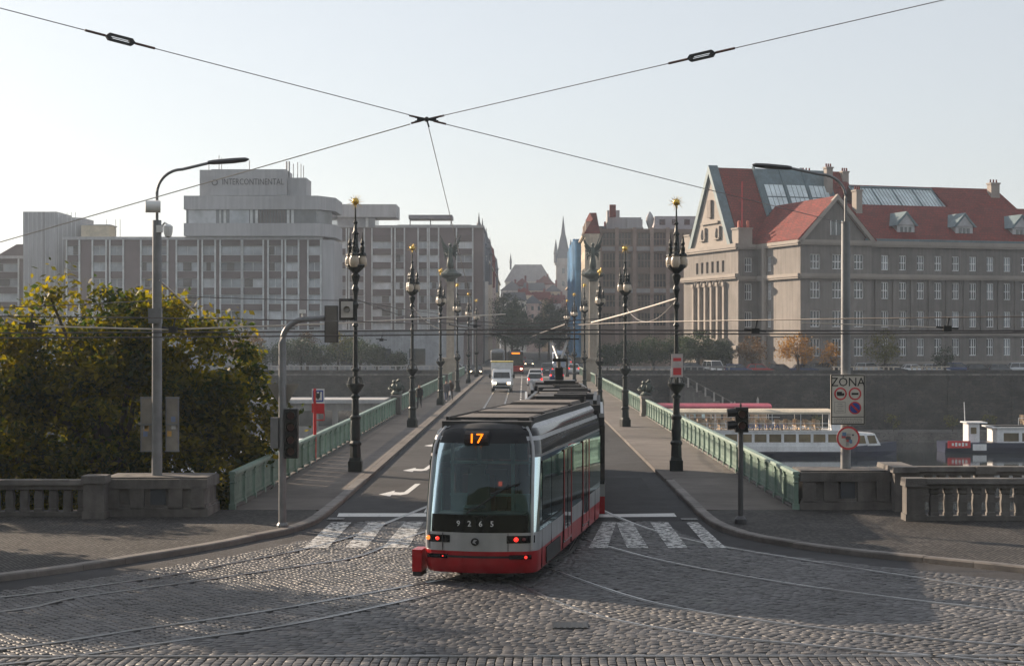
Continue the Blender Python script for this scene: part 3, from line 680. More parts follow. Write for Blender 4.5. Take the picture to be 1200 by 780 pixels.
# the ZONA sign and the round sign under it
ZX = W(993.5,468,49.65)
t = thing('zone_sign', 'rectangular ZÓNA traffic sign with round truck and parking symbols', 'sign', ZX)
M_face = mat('sign face', (0.62,0.58,0.52), 0.5, var=0.1)
b = MB(); b.box((0,0,0),(1.0,0.03,1.46)); b.build('panel', M_face, t)
b = MB()
for (c, s_) in (((0,-0.018,0.705),(0.97,0.008,0.03)),((0,-0.018,-0.705),(0.97,0.008,0.03)),((-0.475,-0.018,0),(0.03,0.008,1.44)),((0.475,-0.018,0),(0.03,0.008,1.44)),((0,-0.018,-0.5),(0.94,0.008,0.02))): b.box(c, s_)
b.build('border', M_black, t)
text('lettering', 'ZÓNA', 0.36, M_black, t, (0,-0.02,0.50), sx=0.95)
b = MB()
for zz in (-0.555,-0.605,-0.655):
    xx = -0.40
    while xx < 0.38:
        w_ = random.uniform(0.02,0.07); b.box((xx+w_/2,-0.018,zz),(w_,0.005,0.028)); xx += w_+0.018
b.build('small_print', mat('faded print', (0.32,0.30,0.28), 0.6), t)
def disc(par, name, x, z, r, m, y=-0.019, n=24):
    b = MB(); b.add([(x+r*math.cos(2*PI*k/n), y, z+r*math.sin(2*PI*k/n)) for k in range(n)]+[(x+r*math.cos(2*PI*k/n), y+0.004, z+r*math.sin(2*PI*k/n)) for k in range(n)], [tuple(reversed(range(n)))]+[(k,(k+1)%n,n+(k+1)%n,n+k) for k in range(n)]); return b.build(name, m, par, fix=False)
M_sred = mat('sign red', (0.6,0.05,0.06), 0.5); M_blue = mat('sign blue', (0.03,0.07,0.32), 0.5)
for sx in (-0.215, 0.205):
    disc(t, 'red_ring', sx, 0.17, 0.185, M_sred); disc(t, 'white_disc', sx, 0.17, 0.14, M_face, -0.024)
b = MB(); b.box((-0.25,-0.03,0.185),(0.15,0.004,0.09)); b.box((-0.14,-0.03,0.165),(0.06,0.004,0.05)); b.box((-0.215,-0.03,0.125),(0.2,0.004,0.025)); b.build('truck_symbol', M_black, t)
b = MB(); b.box((0.205,-0.03,0.17),(0.2,0.004,0.055)); b.build('bus_symbol', M_black, t)
disc(t, 'red_ring', 0.205, -0.24, 0.185, M_sred); disc(t, 'blue_disc', 0.205, -0.24, 0.145, M_blue, -0.024)
b = MB(); b.extrude([(0.205-0.125,-0.03,-0.24+0.085),(0.205-0.085,-0.03,-0.24+0.125),(0.205+0.125,-0.03,-0.24-0.085),(0.205+0.085,-0.03,-0.24-0.125)],(0,0.004,0)); b.build('red_slash', M_sred, t)
b = MB()
for z in (-0.07,-0.38): b.box((-0.23,-0.019,z),(0.32,0.004,0.012))
for x in (-0.385,-0.075): b.box((x,-0.019,-0.225),(0.012,0.004,0.31))
for i,(w) in enumerate((0.14,0.2,0.12,0.22)): b.box((-0.23,-0.019,-0.13-i*0.065),(w,0.004,0.018))
b.build('supplement_print', mat('faded print', (0.32,0.30,0.28), 0.6), t)
t = thing('round_sign', 'round red-rimmed sign covered in stickers below the ZÓNA sign', 'sign', W(994,513,49.65))
disc(t, 'rim', 0, 0, 0.34, M_sred, -0.01, 32); disc(t, 'face', 0, 0, 0.285, M_face, -0.016, 32)
b = MB(); b.tube([(0,0.02,0),(0,0.05,0)],0.335,24); b.build('back_plate', M_galv, t)
for i in range(14):
    a, r = random.uniform(0,2*PI), random.uniform(0,0.2); b = MB(); b.box((r*math.cos(a),-0.018-0.001*i,r*math.sin(a)),(random.uniform(0.06,0.14),0.003,random.uniform(0.05,0.12))); b.build('sticker', mat('st%d' % (i % 5), ((0.5,0.1,0.1),(0.12,0.12,0.13),(0.15,0.25,0.4),(0.4,0.38,0.36),(0.35,0.15,0.13))[i % 5], 0.6), t)

# ================================================================== TRAFFIC SIGNALS
def signal_head(t, x, z, n=3, y=0.0, ry=0.0, face=-1, r=0.1, housing=None):
    h = n*0.30+0.06; b = MB(); b.box((x,y,z),(0.34,0.24,h),rz=ry); hd = b.build('signal_head', housing or M_black, t)
    for i in range(n):
        zz = z+h/2-0.18-i*0.30; b = MB(); b.tube([(x,y+face*0.11,zz),(x,y+face*0.27,zz+0.01)],0.115,12,False); b.build('visor', M_black, hd)
        b = MB(); b.tube([(x,y+face*0.115,zz),(x,y+face*0.135,zz)],r,12); b.build('lens', mat('unlit lens', (0.10,0.03,0.03),0.25), hd)
    return hd
SB = G(331,617,ZP)
t = thing('traffic_light', 'curved grey traffic light mast with overhanging arm at the crossing', 'traffic light', SB)
zt = W(331,400,SB.y).z-ZP; k_ = SB.y/F
pts = [(0,0,0),(0,0,zt-0.05)]+[( (1-math.cos(a))*0.62, 0, zt+0.58*math.sin(a)) for a in [i/8*PI/2 for i in range(1,9)]]+[(1.15,0,zt+0.62),(1.35,0,zt+0.63)]
b = MB(); b.tube(pts, [0.10]*2+[0.075]*(len(pts)-2), 10); b.build('mast', M_galv, t, True)
b = MB(); b.lathe([(0.15,0),(0.15,0.05),(0.11,0.12)],n=10); b.build('foot', M_galv, t)
hd = signal_head(t, 1.28, zt+0.45, 3, face=1); b = MB(); b.box((1.28,-0.13,zt+0.45),(0.30,0.02,0.94)); b.build('backplate', mat('housing grey',(0.13,0.12,0.11),0.5), hd)
signal_head(t, 0.24, 2.75, 2, face=-1); signal_head(t, 0.24, 2.12, 2, face=-1); b = MB(); b.box((-0.2,0,2.45),(0.2,0.2,0.8)); b.build('control_box', M_galv, t)
b = MB(); b.extrude([(-0.42,0.12,3.72),(0.42,0.12,3.72),(0.0,0.12,3.0)],(0,0.03,0)); b.build('yield_sign_back', mat('sign back', (0.3,0.28,0.25), 0.6), t)
b = MB(); b.box((0.52,0.0,zt+0.78),(0.16,0.14,0.1)); b.tube([(0.52,0,zt+0.55),(0.52,0,zt+0.75)],0.02,6); b.build('detector', M_white, t)
LP1 = (AX-5.96, 63.2)
t = thing('traffic_light', 'square backed signal box clamped to the bridge lamp beside the mast arm', 'traffic light', (LP1[0], LP1[1], 6.0))
hd = signal_head(t, -0.30, 0.12, 1, face=-1); b = MB(); b.box((-0.30,0.05,0.12),(0.62,0.05,0.8)); b.build('backboard', M_black, hd); b = MB(); b.box((-0.30,-0.13,0.12),(0.44,0.02,0.6)); b.build('frame', mat('pale board',(0.5,0.48,0.45),0.5), hd)
b = MB(); b.tube([(-0.2,0,0.3),(0.05,0,0.3)],0.03,6); b.build('bracket', M_black, t)
RB = G(868,613,ZP)
t = thing('traffic_light', 'short dark signal post on the pavement beside the green railing', 'traffic light', RB)
b = MB(); b.tube([(0,0,0),(0,0,3.05)],0.07,10); b.lathe([(0.16,0),(0.16,0.12),(0.09,0.2)],n=10); b.build('post', mat('post grey', (0.10,0.10,0.105),0.5,0.3), t, True)
hd = signal_head(t, 0.02, 2.75, 2, face=-1); b = MB()
for z in (2.95,2.62): b.tube([(-0.1,-0.02,z),(-0.36,-0.02,z-0.02)],0.115,10); 
b.build('side_visor', M_black, hd); b = MB(); b.lathe([(0.02,3.08),(0.03,3.14),(0.008,3.2)],n=8); b.build('cap', M_black, t)

# bus stop
BS = G(369,541,ZP); 
t = thing('tram_stop_sign', 'red tram stop post with white and blue pictogram flag', 'stop sign', BS)
H = (541-455)*BS.y/F
b = MB(); b.tube([(0,0,0),(0,0,H)],0.065,10); b.build('post', M_red, t, True)
b = MB(); b.box((0.13,0,H-0.30),(0.5,0.06,0.58)); b.build('flag', M_white, t); b = MB(); b.box((0.13,-0.035,H-0.30),(0.42,0.006,0.46)); b.build('blue_border', M_blue, t); b = MB(); b.box((0.13,-0.042,H-0.30),(0.32,0.006,0.34)); b.build('white_field', M_white, t)
b = MB(); b.box((0.13,-0.048,H-0.28),(0.16,0.004,0.18)); b.box((0.13,-0.048,H-0.40),(0.10,0.004,0.05)); b.box((0.06,-0.048,H-0.16),(0.05,0.004,0.06)); b.box((0.2,-0.048,H-0.16),(0.05,0.004,0.06)); b.build('pictogram', M_black, t)
b = MB(); b.box((0.13,0,H-0.78),(0.5,0.06,0.36)); b.build('red_panel', M_red, t)
b = MB()
for z in (H-0.98,H-1.26): b.box((0.16,0,z),(0.44,0.04,0.04))
b.box((0.37,0,H-1.12),(0.03,0.04,0.3)); b.build('frame', M_red, t)
# ================================================================== THE TRAM
M_tblack = mat('tram black gloss', (0.006,0.007,0.009), 0.07, var=0.1, spec=0.3)
M_tside = mat('tram side glass', (0.010,0.014,0.016), 0.04, var=0.1, spec=0.9)
M_silver = mat('tram silver', (0.42,0.43,0.45), 0.32, 0.35, var=0.06, streak=0.15)
M_tred = mat('tram red', (0.37,0.008,0.014), 0.3, var=0.10, streak=0.2)
M_shield = glassmat('windscreen', (0.62,0.85,0.90), 0.82, 0.02, 1.6)
M_sideg = glassmat('side glazing', (0.75,0.9,0.9), 0.55)
M_roof = mat('tram roof', (0.035,0.035,0.037), 0.65, var=0.3, scale=4)
M_roofbox = mat('roof equipment', (0.115,0.098,0.085), 0.7, var=0.25, scale=3)
M_led = mat('amber display', (0.5,0.15,0.0), 0.5, emit=((1.0,0.19,0.005),1.5))
M_tail = mat('red lamp', (0.5,0.01,0.01), 0.3, emit=((1.0,0.03,0.02),1.3))
M_amber = mat('orange lamp', (0.5,0.1,0.01), 0.3, emit=((1.0,0.18,0.03),1.3))
M_headl = mat('head lamp', (0.8,0.7,0.5), 0.3, emit=((1.0,0.75,0.45),5.0))
TW = 1.20
def plan(w, s0, r, bulge, L):
    """plan outline of the nose: right rear -> round the front -> left rear (x, y); front looks to -y"""
    pts = [(w, L), (w, L*0.5), (w, s0+r*1.35)]
    for k in range(1, 8):
        a = k/8*PI/2; pts.append((w-r+r*math.cos(a), s0+r*1.35-(r*1.35-bulge)*math.sin(a)))
    for k in range(0, 9):
        q = 1-k/4.0; x = (w-r)*q; pts.append((x, s0+bulge*q*q))
    pts += [(-x, y) for x, y in reversed(pts[:10])]
    return pts
def levels(z):
    w = np.interp(z, [0.2,0.3,0.9,1.3,2.7,3.0,3.25,3.42,3.5], [1.14,1.18,TW,TW,1.185,1.16,1.09,0.96,0.83])
    s0 = np.interp(z, [0.2,0.35,0.7,1.1,1.5,2.2,2.9,3.25,3.42,3.5], [0.12,0.04,0.0,0.02,0.07,0.22,0.42,0.58,0.82,1.15])
    r = np.interp(z, [0.2,1.1,3.5], [0.42,0.42,0.52]); return float(w), float(s0), float(r)
def shell(zs, L, part, off=0.0):
    rings = []
    for z in zs:
        w, s0, r = levels(z); P = plan(w+off, s0-off, r, 0.13, L); n = len(P)
        if part == 'front': P = P[7:n-7]
        elif part == 'right': P = P[:8]
        elif part == 'left': P = P[n-8:]
        rings.append([(x, y, z) for x, y in P])
    return rings
def tram_shell(t, name, z0, z1, L, part, m, off=0.0, n=4, smooth=True):
    b = MB(); b.loft(shell(np.linspace(z0, z1, n+1), L, part, off), False, False); return b.build(name, m, t, smooth, fix=False)
TA = R(-9.2)
TF = Vector((-0.95, 34.85, 0)); SL = 11.3
t = thing('tram', 'red and silver low-floor tram with dark windscreen turning off the bridge', 'tram', (TF.x+0.0, TF.y, 0), TA)
tram = t; t.scale = (1,1,0.945)
for part in ('front','right','left'):
    tram_shell(t, 'skirt' if part != 'front' else 'bumper', 0.24, 0.72, SL, part, M_tred)
    tram_shell(t, 'silver_panel' if part != 'front' else 'nose_panel', 0.72, 1.12, SL, part, M_silver)
tram_shell(t, 'number_band', 1.12, 1.50, SL, 'front', M_tblack)
ws = tram_shell(t, 'windscreen', 1.50, 3.02, SL, 'front', M_shield, n=8)
tram_shell(t, 'display_band', 3.02, 3.34, SL, 'front', M_tblack, n=4)
for part in ('right','left'):
    tram_shell(t, 'window_band', 1.12, 2.72, SL, part, M_sideg, n=4)
    tram_shell(t, 'waist_strip', 2.72, 2.78, SL, part, mat('tram grey',(0.2,0.2,0.21),0.4), n=1)
    tram_shell(t, 'upper_glazing', 2.78, 3.08, SL, part, M_tside, n=2)
    tram_shell(t, 'cant_strip', 3.08, 3.17, SL, part, M_silver, n=1)
    tram_shell(t, 'cant_panel', 3.17, 3.34, SL, part, M_tblack, n=2)
    tram_shell(t, 'roof_edge', 3.34, 3.44, SL, part, M_silver, n=2)
tram_shell(t, 'roof_brow', 3.34, 3.50, SL, 'front', M_roof, n=4)
b = MB(); b.box((0,SL/2+0.5,3.40),(1.9,SL-1.0,0.16)); b.build('roof', M_roof, t)
b = MB(); b.box((0,SL/2+0.3,0.30),(2.1,SL-0.8,0.25)); b.box((0,SL-0.02,1.8),(2.3,0.06,3.0)); b.build('underframe', M_dark, t)
# silver edging round the windscreen
for sx in (-1, 1):
    b = MB(); pts = []
    for z in np.linspace(0.75, 3.36, 14):
        w, s0, r = levels(z); P = plan(w+0.012, s0-0.012, r, 0.13, SL); q = P[6] if sx > 0 else P[len(P)-7]; pts.append((q[0], q[1], z))
    b.tube(pts, 0.035, 6); b.build('corner_trim', M_silver, t, True)
# number, line number, emblem
def on_front(z, x):
    w, s0, r = levels(z); return (x, s0+0.13*(x/(w-r))**2-0.012, z)
for i, ch in enumerate('9265'):
    text('number', ch, 0.17, M_white, t, on_front(1.31, -0.06+(i-1.5)*0.235+0.0), sx=0.95, ext=0.006)
p = on_front(3.13, -0.10)
b = MB(); b.tube([(p[0]-0.25,p[1]-0.0,p[2]),(p[0]+0.25,p[1]-0.0,p[2])],0.16,10); b.build('display_box', M_dark, t)
text('line_number', '17', 0.30, M_led, t, (p[0], p[1]-0.185, p[2]), rot=(R(84),0,0), sx=1.1, ext=0.008)
p = on_front(0.93, -0.05)
b = MB(); b.tube([(p[0],p[1]-0.0,p[2]),(p[0],p[1]-0.02,p[2])],0.085,14); em = b.build('emblem', M_black, t)
b = MB(); b.extrude([(p[0]-0.05,p[1]-0.025,p[2]-0.02),(p[0]-0.02,p[1]-0.025,p[2]+0.05),(p[0]+0.05,p[1]-0.025,p[2]+0.04),(p[0]+0.0,p[1]-0.025,p[2]+0.0),(p[0]+0.03,p[1]-0.025,p[2]-0.05)],(0,-0.006,0)); b.build('winged_mark', M_silver, em)
for z in (0.74,):
    for x in (-0.75,0.62): b = MB(); q = on_front(0.92,x); b.box((q[0],q[1],0.92),(0.012,0.012,0.38)); b.build('panel_joint', M_dark, t)
# lamps
for sx in (-1, 1):
    b = MB(); rr = []
    for z in np.linspace(0.90, 1.06, 3):
        w, s0, r = levels(z); P = plan(w+0.01, s0-0.01, r, 0.13, SL); n = len(P)
        rr.append([(x,y,z) for x, y in (P[5:12] if sx > 0 else P[n-12:n-5])])
    b.loft(rr, False, False); cl = b.build('lamp_cluster', M_tblack, t, fix=False)
    w, s0, r = levels(0.98); P = plan(w, s0-0.015, r, 0.13, SL)
    for j, (k, m_, rad) in enumerate(((10,M_tail,0.05),(8,mat('lamp glass',(0.12,0.03,0.03),0.15),0.04))):
        q = P[k] if sx > 0 else P[len(P)-1-k]
        if sx < 0: q = P[len(P)-1-(6 if j == 0 else 9)]; m_ = M_amber if j == 0 else M_tail
        b = MB(); b.sphere((q[0],q[1]-0.01,0.98),rad,12); b.build('tail_lamp', m_, cl, True)
    q = on_front(0.60, sx*0.86); b = MB(); b.box((q[0],q[1]-0.0,0.60),(0.46,0.05,0.09),rz=sx*0.25); lo = b.build('fog_lamp', M_tblack, t)
    b = MB(); b.sphere((q[0]+0.12,q[1]-0.03,0.60),0.032,10); b.build('fog_lens', M_tail, lo, True)
b = MB(); rr = []
for z in (0.575, 0.625):
    w, s0, r = levels(z); rr.append([(x,y,z) for x, y in plan(w+0.004, s0-0.006, r, 0.13, SL)[10:-10]])
b.loft(rr, False, False); b.build('bumper_slot', M_dark, t, fix=False)
b = MB(); b.box((-1.33,0.55,0.46),(0.20,0.55,0.48)); fl = b.build('open_skirt_flap', M_tred, t); b = MB(); b.box((-1.33,0.55,0.17),(0.18,0.5,0.1)); b.build('flap_edge', M_dark, fl)
# wiper, cab interior
b = MB(); b.tube([on_front(1.53,-0.25), (0.10,0.10,1.75), (0.62,0.20,2.15)],0.018,6); b.tube([(0.25,0.135,1.95),(0.85,0.26,2.2)],0.022,6); b.build('wiper', M_black, t)
b = MB(); b.box((0,1.9,0.85),(2.2,3.0,0.1)); b.build('cab_floor', M_dark, t)
M_int = mat('cab interior', (0.45,0.46,0.46), 0.6)
b = MB(); b.box((0,0.62,1.30),(1.9,0.7,0.42),top=0.95); b.lathe([(0.2,0),(0.25,0.04),(0.2,0.08)],(-0.2,0.75,1.56),14); b.build('dashboard', mat('dash',(0.05,0.05,0.055),0.6), t)
b = MB(); b.box((-0.35,1.75,1.25),(0.55,0.5,0.16)); b.box((-0.35,2.02,1.75),(0.52,0.14,0.95),top=0.85); b.box((-0.35,2.02,2.32),(0.28,0.12,0.24)); b.build('driver_seat', mat('seat',(0.10,0.085,0.07),0.8), t)
b = MB(); 
for x in (-1.05,-0.45,0.30,1.05): b.box((x,2.6,2.0),(0.07,0.06,2.3))
for z in (1.7,2.45,3.0): b.box((0,2.6,z),(2.2,0.06,0.06))
b.box((-0.75,2.6,1.3),(0.6,0.04,0.8)); b.box((0.7,2.6,1.3),(0.7,0.04,0.8)); b.build('partition', M_int, t)
b = MB()
for i in range(4):
    for x in (-0.72, 0.72): b.box((x,4+i*1.6,1.55),(0.75,0.12,1.0)); 
    b.tube([(0.35,4.4+i*1.6,0.9),(0.35,4.4+i*1.6,3.1)],0.02,6)
b.build('saloon_seats', mat('seat red',(0.25,0.05,0.05),0.7), t)
b = MB(); b.box((0.3,1.0,2.1),(0.07,0.05,0.1)); b.build('red_monitor', mat('red cab light',(0.3,0.03,0.02),0.5,emit=((1,0.1,0.03),0.25)), t)
# doors and panes on the visible right flank, and mirrored on the left
for sx in (1, -1):
    for (y0, y1) in ((4.15,5.45),(7.55,8.85)):
        b = MB(); b.b2(sx*(TW-0.01), sx*(TW+0.012), y0, y1, 0.42, 2.66); dr = b.build('door', M_tside, t)
        for y in (y0+0.03, y1-0.03, (y0+y1)/2):
            b = MB(); b.b2(sx*(TW-0.005), sx*(TW+0.022), y-(0.028 if y != (y0+y1)/2 else 0.012), y+(0.028 if y != (y0+y1)/2 else 0.012), 0.5, 2.64); b.build('door_edge', M_tred if y != (y0+y1)/2 else M_dark, dr)
        b = MB(); b.b2(sx*(TW-0.003), sx*(TW+0.016), y0+0.12, y1-0.12, 0.45, 0.72); b.build('door_foot', M_tred, dr)
    for (y0, y1) in ((0.95,2.2),(2.28,4.05),(5.55,7.45),(8.95,11.3)):
        b = MB(); b.b2(sx*(TW-0.01), sx*(TW+0.006), y0, y1, 1.28, 2.62); b.build('side_window', M_sideg, t)
    b = MB(); b.b2(sx*(TW-0.01), sx*(TW+0.012), 1.5, 3.6, 0.30, 0.66); b.build('bogie_cover', M_dark, t)
for y in (0.9,2.24,4.08,5.5,7.5,8.9,10.2):
    for sx in (-1,1): b = MB(); b.b2(sx*(TW-0.02),sx*(TW+0.004),y-0.008,y+0.008,0.28,1.12); b.build('panel_joint', M_dark, t)
# roof equipment of the leading section
for i, (y, L, w, h) in enumerate(((2.6,2.1,1.62,0.06),(4.9,1.7,1.55,0.09),(7.2,2.2,1.6,0.08),(9.8,2.0,1.55,0.13))):
    b = MB(); b.box((-0.02,y,3.48+h/2),(w,L,h),top=0.96); b.build('roof_box', M_roofbox, t)
    b = MB(); b.box((-0.02,y-L/2-0.05,3.50),(w*1.05,0.06,0.1)); b.build('box_frame', M_roof, t)
for sx in (-1,1):
    b = MB(); b.box((sx*0.92,SL/2+0.6,3.50),(0.05,SL-1.6,0.12)); b.build('roof_rail', M_roof, t)
# following sections, nearly straight along the track
Rt = Matrix.Rotation(TA, 3, 'Z')
def section(y0, L, off, yaw, tail):
    """y0.. metres behind the nose, in world orientation"""
    e = bpy.data.objects.new('trailing_section', None); COL.objects.link(e); return e
inv = Matrix.Rotation(-TA, 3, 'Z')
def tloc(wx, wy, wz=0): v = inv @ (Vector((wx,wy,wz))-Vector((TF.x,TF.y,0))); return v
for (wx, wy, L, yaw) in ((1.0,46.9,8.6,R(-2.5)),(1.22,56.3,10.2,0.0)):
    base = tloc(wx, wy); rz = yaw-TA
    def sec(name, m, bx, smooth=False):
        b = MB(); [b.box(*q) for q in bx]; return b.build(name, m, t, smooth, base, rz)
    sec('section_body', M_tside, [((0,L/2,1.95),(2.44,L,1.7))]); sec('section_skirt', M_tred, [((0,L/2,0.5),(2.44,L,0.5))]); sec('section_panel', M_silver, [((0,L/2,0.93),(2.45,L,0.36)),((0,L/2,3.1),(2.36,L,0.12))])
    sec('section_roof', M_roof, [((0,L/2,2.92),(2.42,L,0.25)),((0,L/2,3.28),(2.2,L,0.24))])
    yy = 0.8; i = 0
    while yy < L-0.8:
        l = random.uniform(0.9,1.7); h = random.uniform(0.12,0.24); sec('roof_box', M_roofbox if i % 2 else M_roof, [((random.uniform(-0.1,0.1),yy+l/2,3.4+h/2),(random.uniform(1.3,1.7),l,h))])
        if i % 2 == 0: sec('grille', M_roof, [((0.25,yy+0.2+0.22*j,3.42+h),(0.9,0.12,0.05)) for j in range(int(l/0.25))])
        yy += l+0.18; i += 1
    for sx in (-1,1): sec('roof_cable', M_black, [((sx*0.95,L/2,3.46),(0.1,L*0.92,0.13))])
b = MB(); bl = tloc(0.93,46.4)
for i in range(5): b.box((0,-0.1+i*0.13,1.8),(2.2-0.1*(i % 2),0.08,2.9))
b.build('bellows', M_rubber, t, False, bl, R(5))
pg = tloc(1.24, 60.0)
b = MB(); b.box((0,0,3.75),(1.1,1.5,0.08)); b.box((0,0.4,3.95),(0.28,0.28,0.6)); b.tube([(0,0.5,3.8),(0.02,0.4,4.3)],0.09,8); pt = b.build('pantograph', M_black, t, False, pg, -TA)
b = MB(); b.tube([(0.0,0.5,4.25),(-0.04,-0.9,4.55)],0.07,8); b.tube([(-0.04,-0.9,4.55),(-0.28,0.2,5.28)],0.045,6); b.tube([(0.04,-0.9,4.55),(0.30,0.2,5.28)],0.045,6); b.build('pantograph_arm', mat('pantograph grey',(0.35,0.33,0.31),0.5), pt)
b = MB(); b.box((0,-0.9,4.55),(0.5,0.3,0.12)); b.box((0,0.2,5.32),(1.4,0.3,0.05)); b.build('collector_bow', M_black, pt)

# ================================================================== ROAD VEHICLES
M_carglass = mat('car glass', (0.015,0.018,0.022), 0.06, spec=0.8)
def ringr(y, w, z0, z1, r=0.12):
    pts = []
    for (sx, sz, a0) in ((1,0,-90),(1,1,0),(-1,1,90),(-1,0,180)):
        for k in range(3):
            a = R(a0+45*k); pts.append((sx*(w-r)+r*math.cos(a), y, (z1-r if sz else z0+r)+r*math.sin(a)))
    return pts
CARN = {}
M_off = mat('unlit lamp', (0.25,0.24,0.24), 0.2); M_offr = mat('unlit tail lamp', (0.18,0.012,0.012), 0.25)
def car(kind, m, loc, rz, label, lights=True, group=None):
    L, Wd, H = {'hatch':(4.0,0.86,1.48),'sedan':(4.5,0.88,1.45),'suv':(4.6,0.92,1.68),'van':(4.9,0.96,1.95)}[kind]
    t = thing('car' if kind != 'van' else 'minivan', label, 'car' if kind != 'van' else 'van', loc, rz, group)
    key = (kind, m.name, lights)
    if key not in CARN:
        h = L/2; bl = 0.92 if kind in ('hatch','sedan') else 1.05
        b = MB(); b.loft([ringr(-h,Wd*0.78,0.32,0.62),ringr(-h+0.12,Wd*0.92,0.26,0.72),ringr(-h+0.75,Wd,0.22,0.84),ringr(-h+1.3,Wd,0.22,bl),ringr(h-0.7,Wd,0.22,bl+0.02),ringr(h-0.1,Wd*0.95,0.26,bl-0.02 if kind != 'sedan' else 0.88),ringr(h,Wd*0.82,0.34,bl-0.12)])
        body = b.mesh('body', m, True)
        f0 = {'hatch':0.95,'sedan':1.15,'suv':1.05,'van':0.7}[kind]; r0 = {'hatch':0.1,'sedan':0.7,'suv':0.12,'van':0.08}[kind]
        b = MB(); w1, w2 = Wd*0.95, Wd*0.76
        bot = [(-w1,-h+f0,bl-0.04),(w1,-h+f0,bl-0.04),(w1,h-r0,bl-0.04),(-w1,h-r0,bl-0.04)]; top = [(-w2,-h+f0+0.75,H-0.05),(w2,-h+f0+0.75,H-0.05),(w2,h-r0-0.35,H-0.05),(-w2,h-r0-0.35,H-0.05)]
        b.loft([bot, top]); glass = b.mesh('glazing', M_carglass)
        b = MB(); y0, y1 = -h+f0+0.68, h-r0-0.3; b.box((0,(y0+y1)/2,H-0.03),(w2*2.04,y1-y0,0.08),top=0.9)
        for sx in (-1,1):
            for (ya, yb) in ((-h+f0,-h+f0+0.75),((y0+y1)/2+0.1,(y0+y1)/2+0.1),(h-r0,h-r0-0.35)):
                b.tube([(sx*w1*1.0,ya,bl-0.03),(sx*w2*1.01,yb,H-0.05)],0.045,5)
        roof = b.mesh('roof', m)
        b = MB(); b.tube([(-0.09,0,0),(0.09,0,0)],0.31,14); b.cm = 1; b.tube([(-0.10,0,0),(0.10,0,0)],0.18,10); wh = b.mesh('wheel', [M_rubber, M_galv])
        b = MB(); b.box((0,0,0),(0.26,0.06,0.13)); lm = b.mesh('lamp', M_headl if lights else M_off); 
        b = MB(); b.box((0,0,0),(0.18,0.06,0.22)); tm = b.mesh('lamp', M_tail if lights else M_offr); b = MB(); b.box((0,0,0),(0.5,0.02,0.11)); pm = b.mesh('plate', M_white)
        CARN[key] = (body, glass, roof, wh, lm, tm, pm)
    body, glass, roof, wh, lm, tm, pm = CARN[key]; h = L/2
    put('body', body, t); put('glazing', glass, t); put('roof', roof, t)
    for sx in (-1,1):
        for y in (-h+0.85, h-0.8): put('wheel', wh, t, (sx*(Wd-0.1), y, 0.31))
        put('tail_lamp', tm, t, (sx*(Wd-0.17), h-0.03, 0.85)); put('head_lamp', lm, t, (sx*(Wd-0.24), -h+0.05, 0.64))
        b = None
    put('plate', pm, t, (0,h+0.005,0.72)); return t
P_ = lambda n, c: mat('car paint '+n, c, 0.25, 0.2, var=0.05)
silv, wht, drk, blu, redc, gry = P_('silver',(0.5,0.51,0.53)), P_('white',(0.75,0.75,0.75)), P_('black',(0.02,0.02,0.022)), P_('blue',(0.03,0.05,0.14)), P_('red',(0.35,0.02,0.02)), P_('grey',(0.12,0.125,0.13))
def gl(x, y): p = G(x, y); return (p.x, p.y, 0)
car('hatch', silv, gl(627,453), PI, 'silver hatchback braking behind a white car on the bridge')
car('sedan', wht, gl(627.5,446.5), PI, 'white car with red tail lights just ahead of the silver hatchback')
car('hatch', blu, gl(652,447.5), PI, 'dark blue hatchback with tail lights lit beyond the pantograph')
car('sedan', drk, gl(558,440), 0, 'black car with head lamps on coming onto the bridge')
car('sedan', gry, gl(548,439), 0, 'grey car just behind the black car with head lamps')
car('sedan', drk, gl(620,430), 0, 'black car waiting far up the street between tram and buses')
car('suv', gry, gl(641,439), PI, 'dark grey off-roader in the queue beyond the pantograph')
car('hatch', wht, gl(672,438), PI, 'white hatchback turning at the far junction by the column')
car('sedan', drk, gl(683,436), PI/2, 'black saloon crossing the far junction beside the winged column')
car('hatch', redc, gl(612,427), 0, 'dark red hatchback far up the street behind the tram')
car('suv', silv, gl(664,429), PI, 'silver off-roader parked before the pale blue bus')
car('sedan', silv, gl(536,437.5), PI/2, 'silver saloon on the embankment road at the hotel corner')
def cover(label, name, p, w, d, bars):
    t = thing(name, label, 'drain', p); b = MB(); b.box((0,0,0.004),(w,d,0.03)); b.build('frame', M_black, t)
    for i in range(bars): b = MB(); b.box((-w/2+w*(i+0.5)/bars,0,0.021),(w/bars*0.5,d*0.85,0.008)); b.build('bar', M_black, t)
cover('iron manhole cover among the setts in front of the tram', 'manhole_cover', (*gpt(668,733),0.0), 0.62, 0.62, 6)
cover('iron gully grate at the kerb on the tree side', 'gully_grate', (-5.25,47.6,0.0), 0.45, 0.5, 5)
cover('iron gully grate at the kerb by the short signal post', 'gully_grate', (4.6,47.5,0.0), 0.45, 0.5, 5)
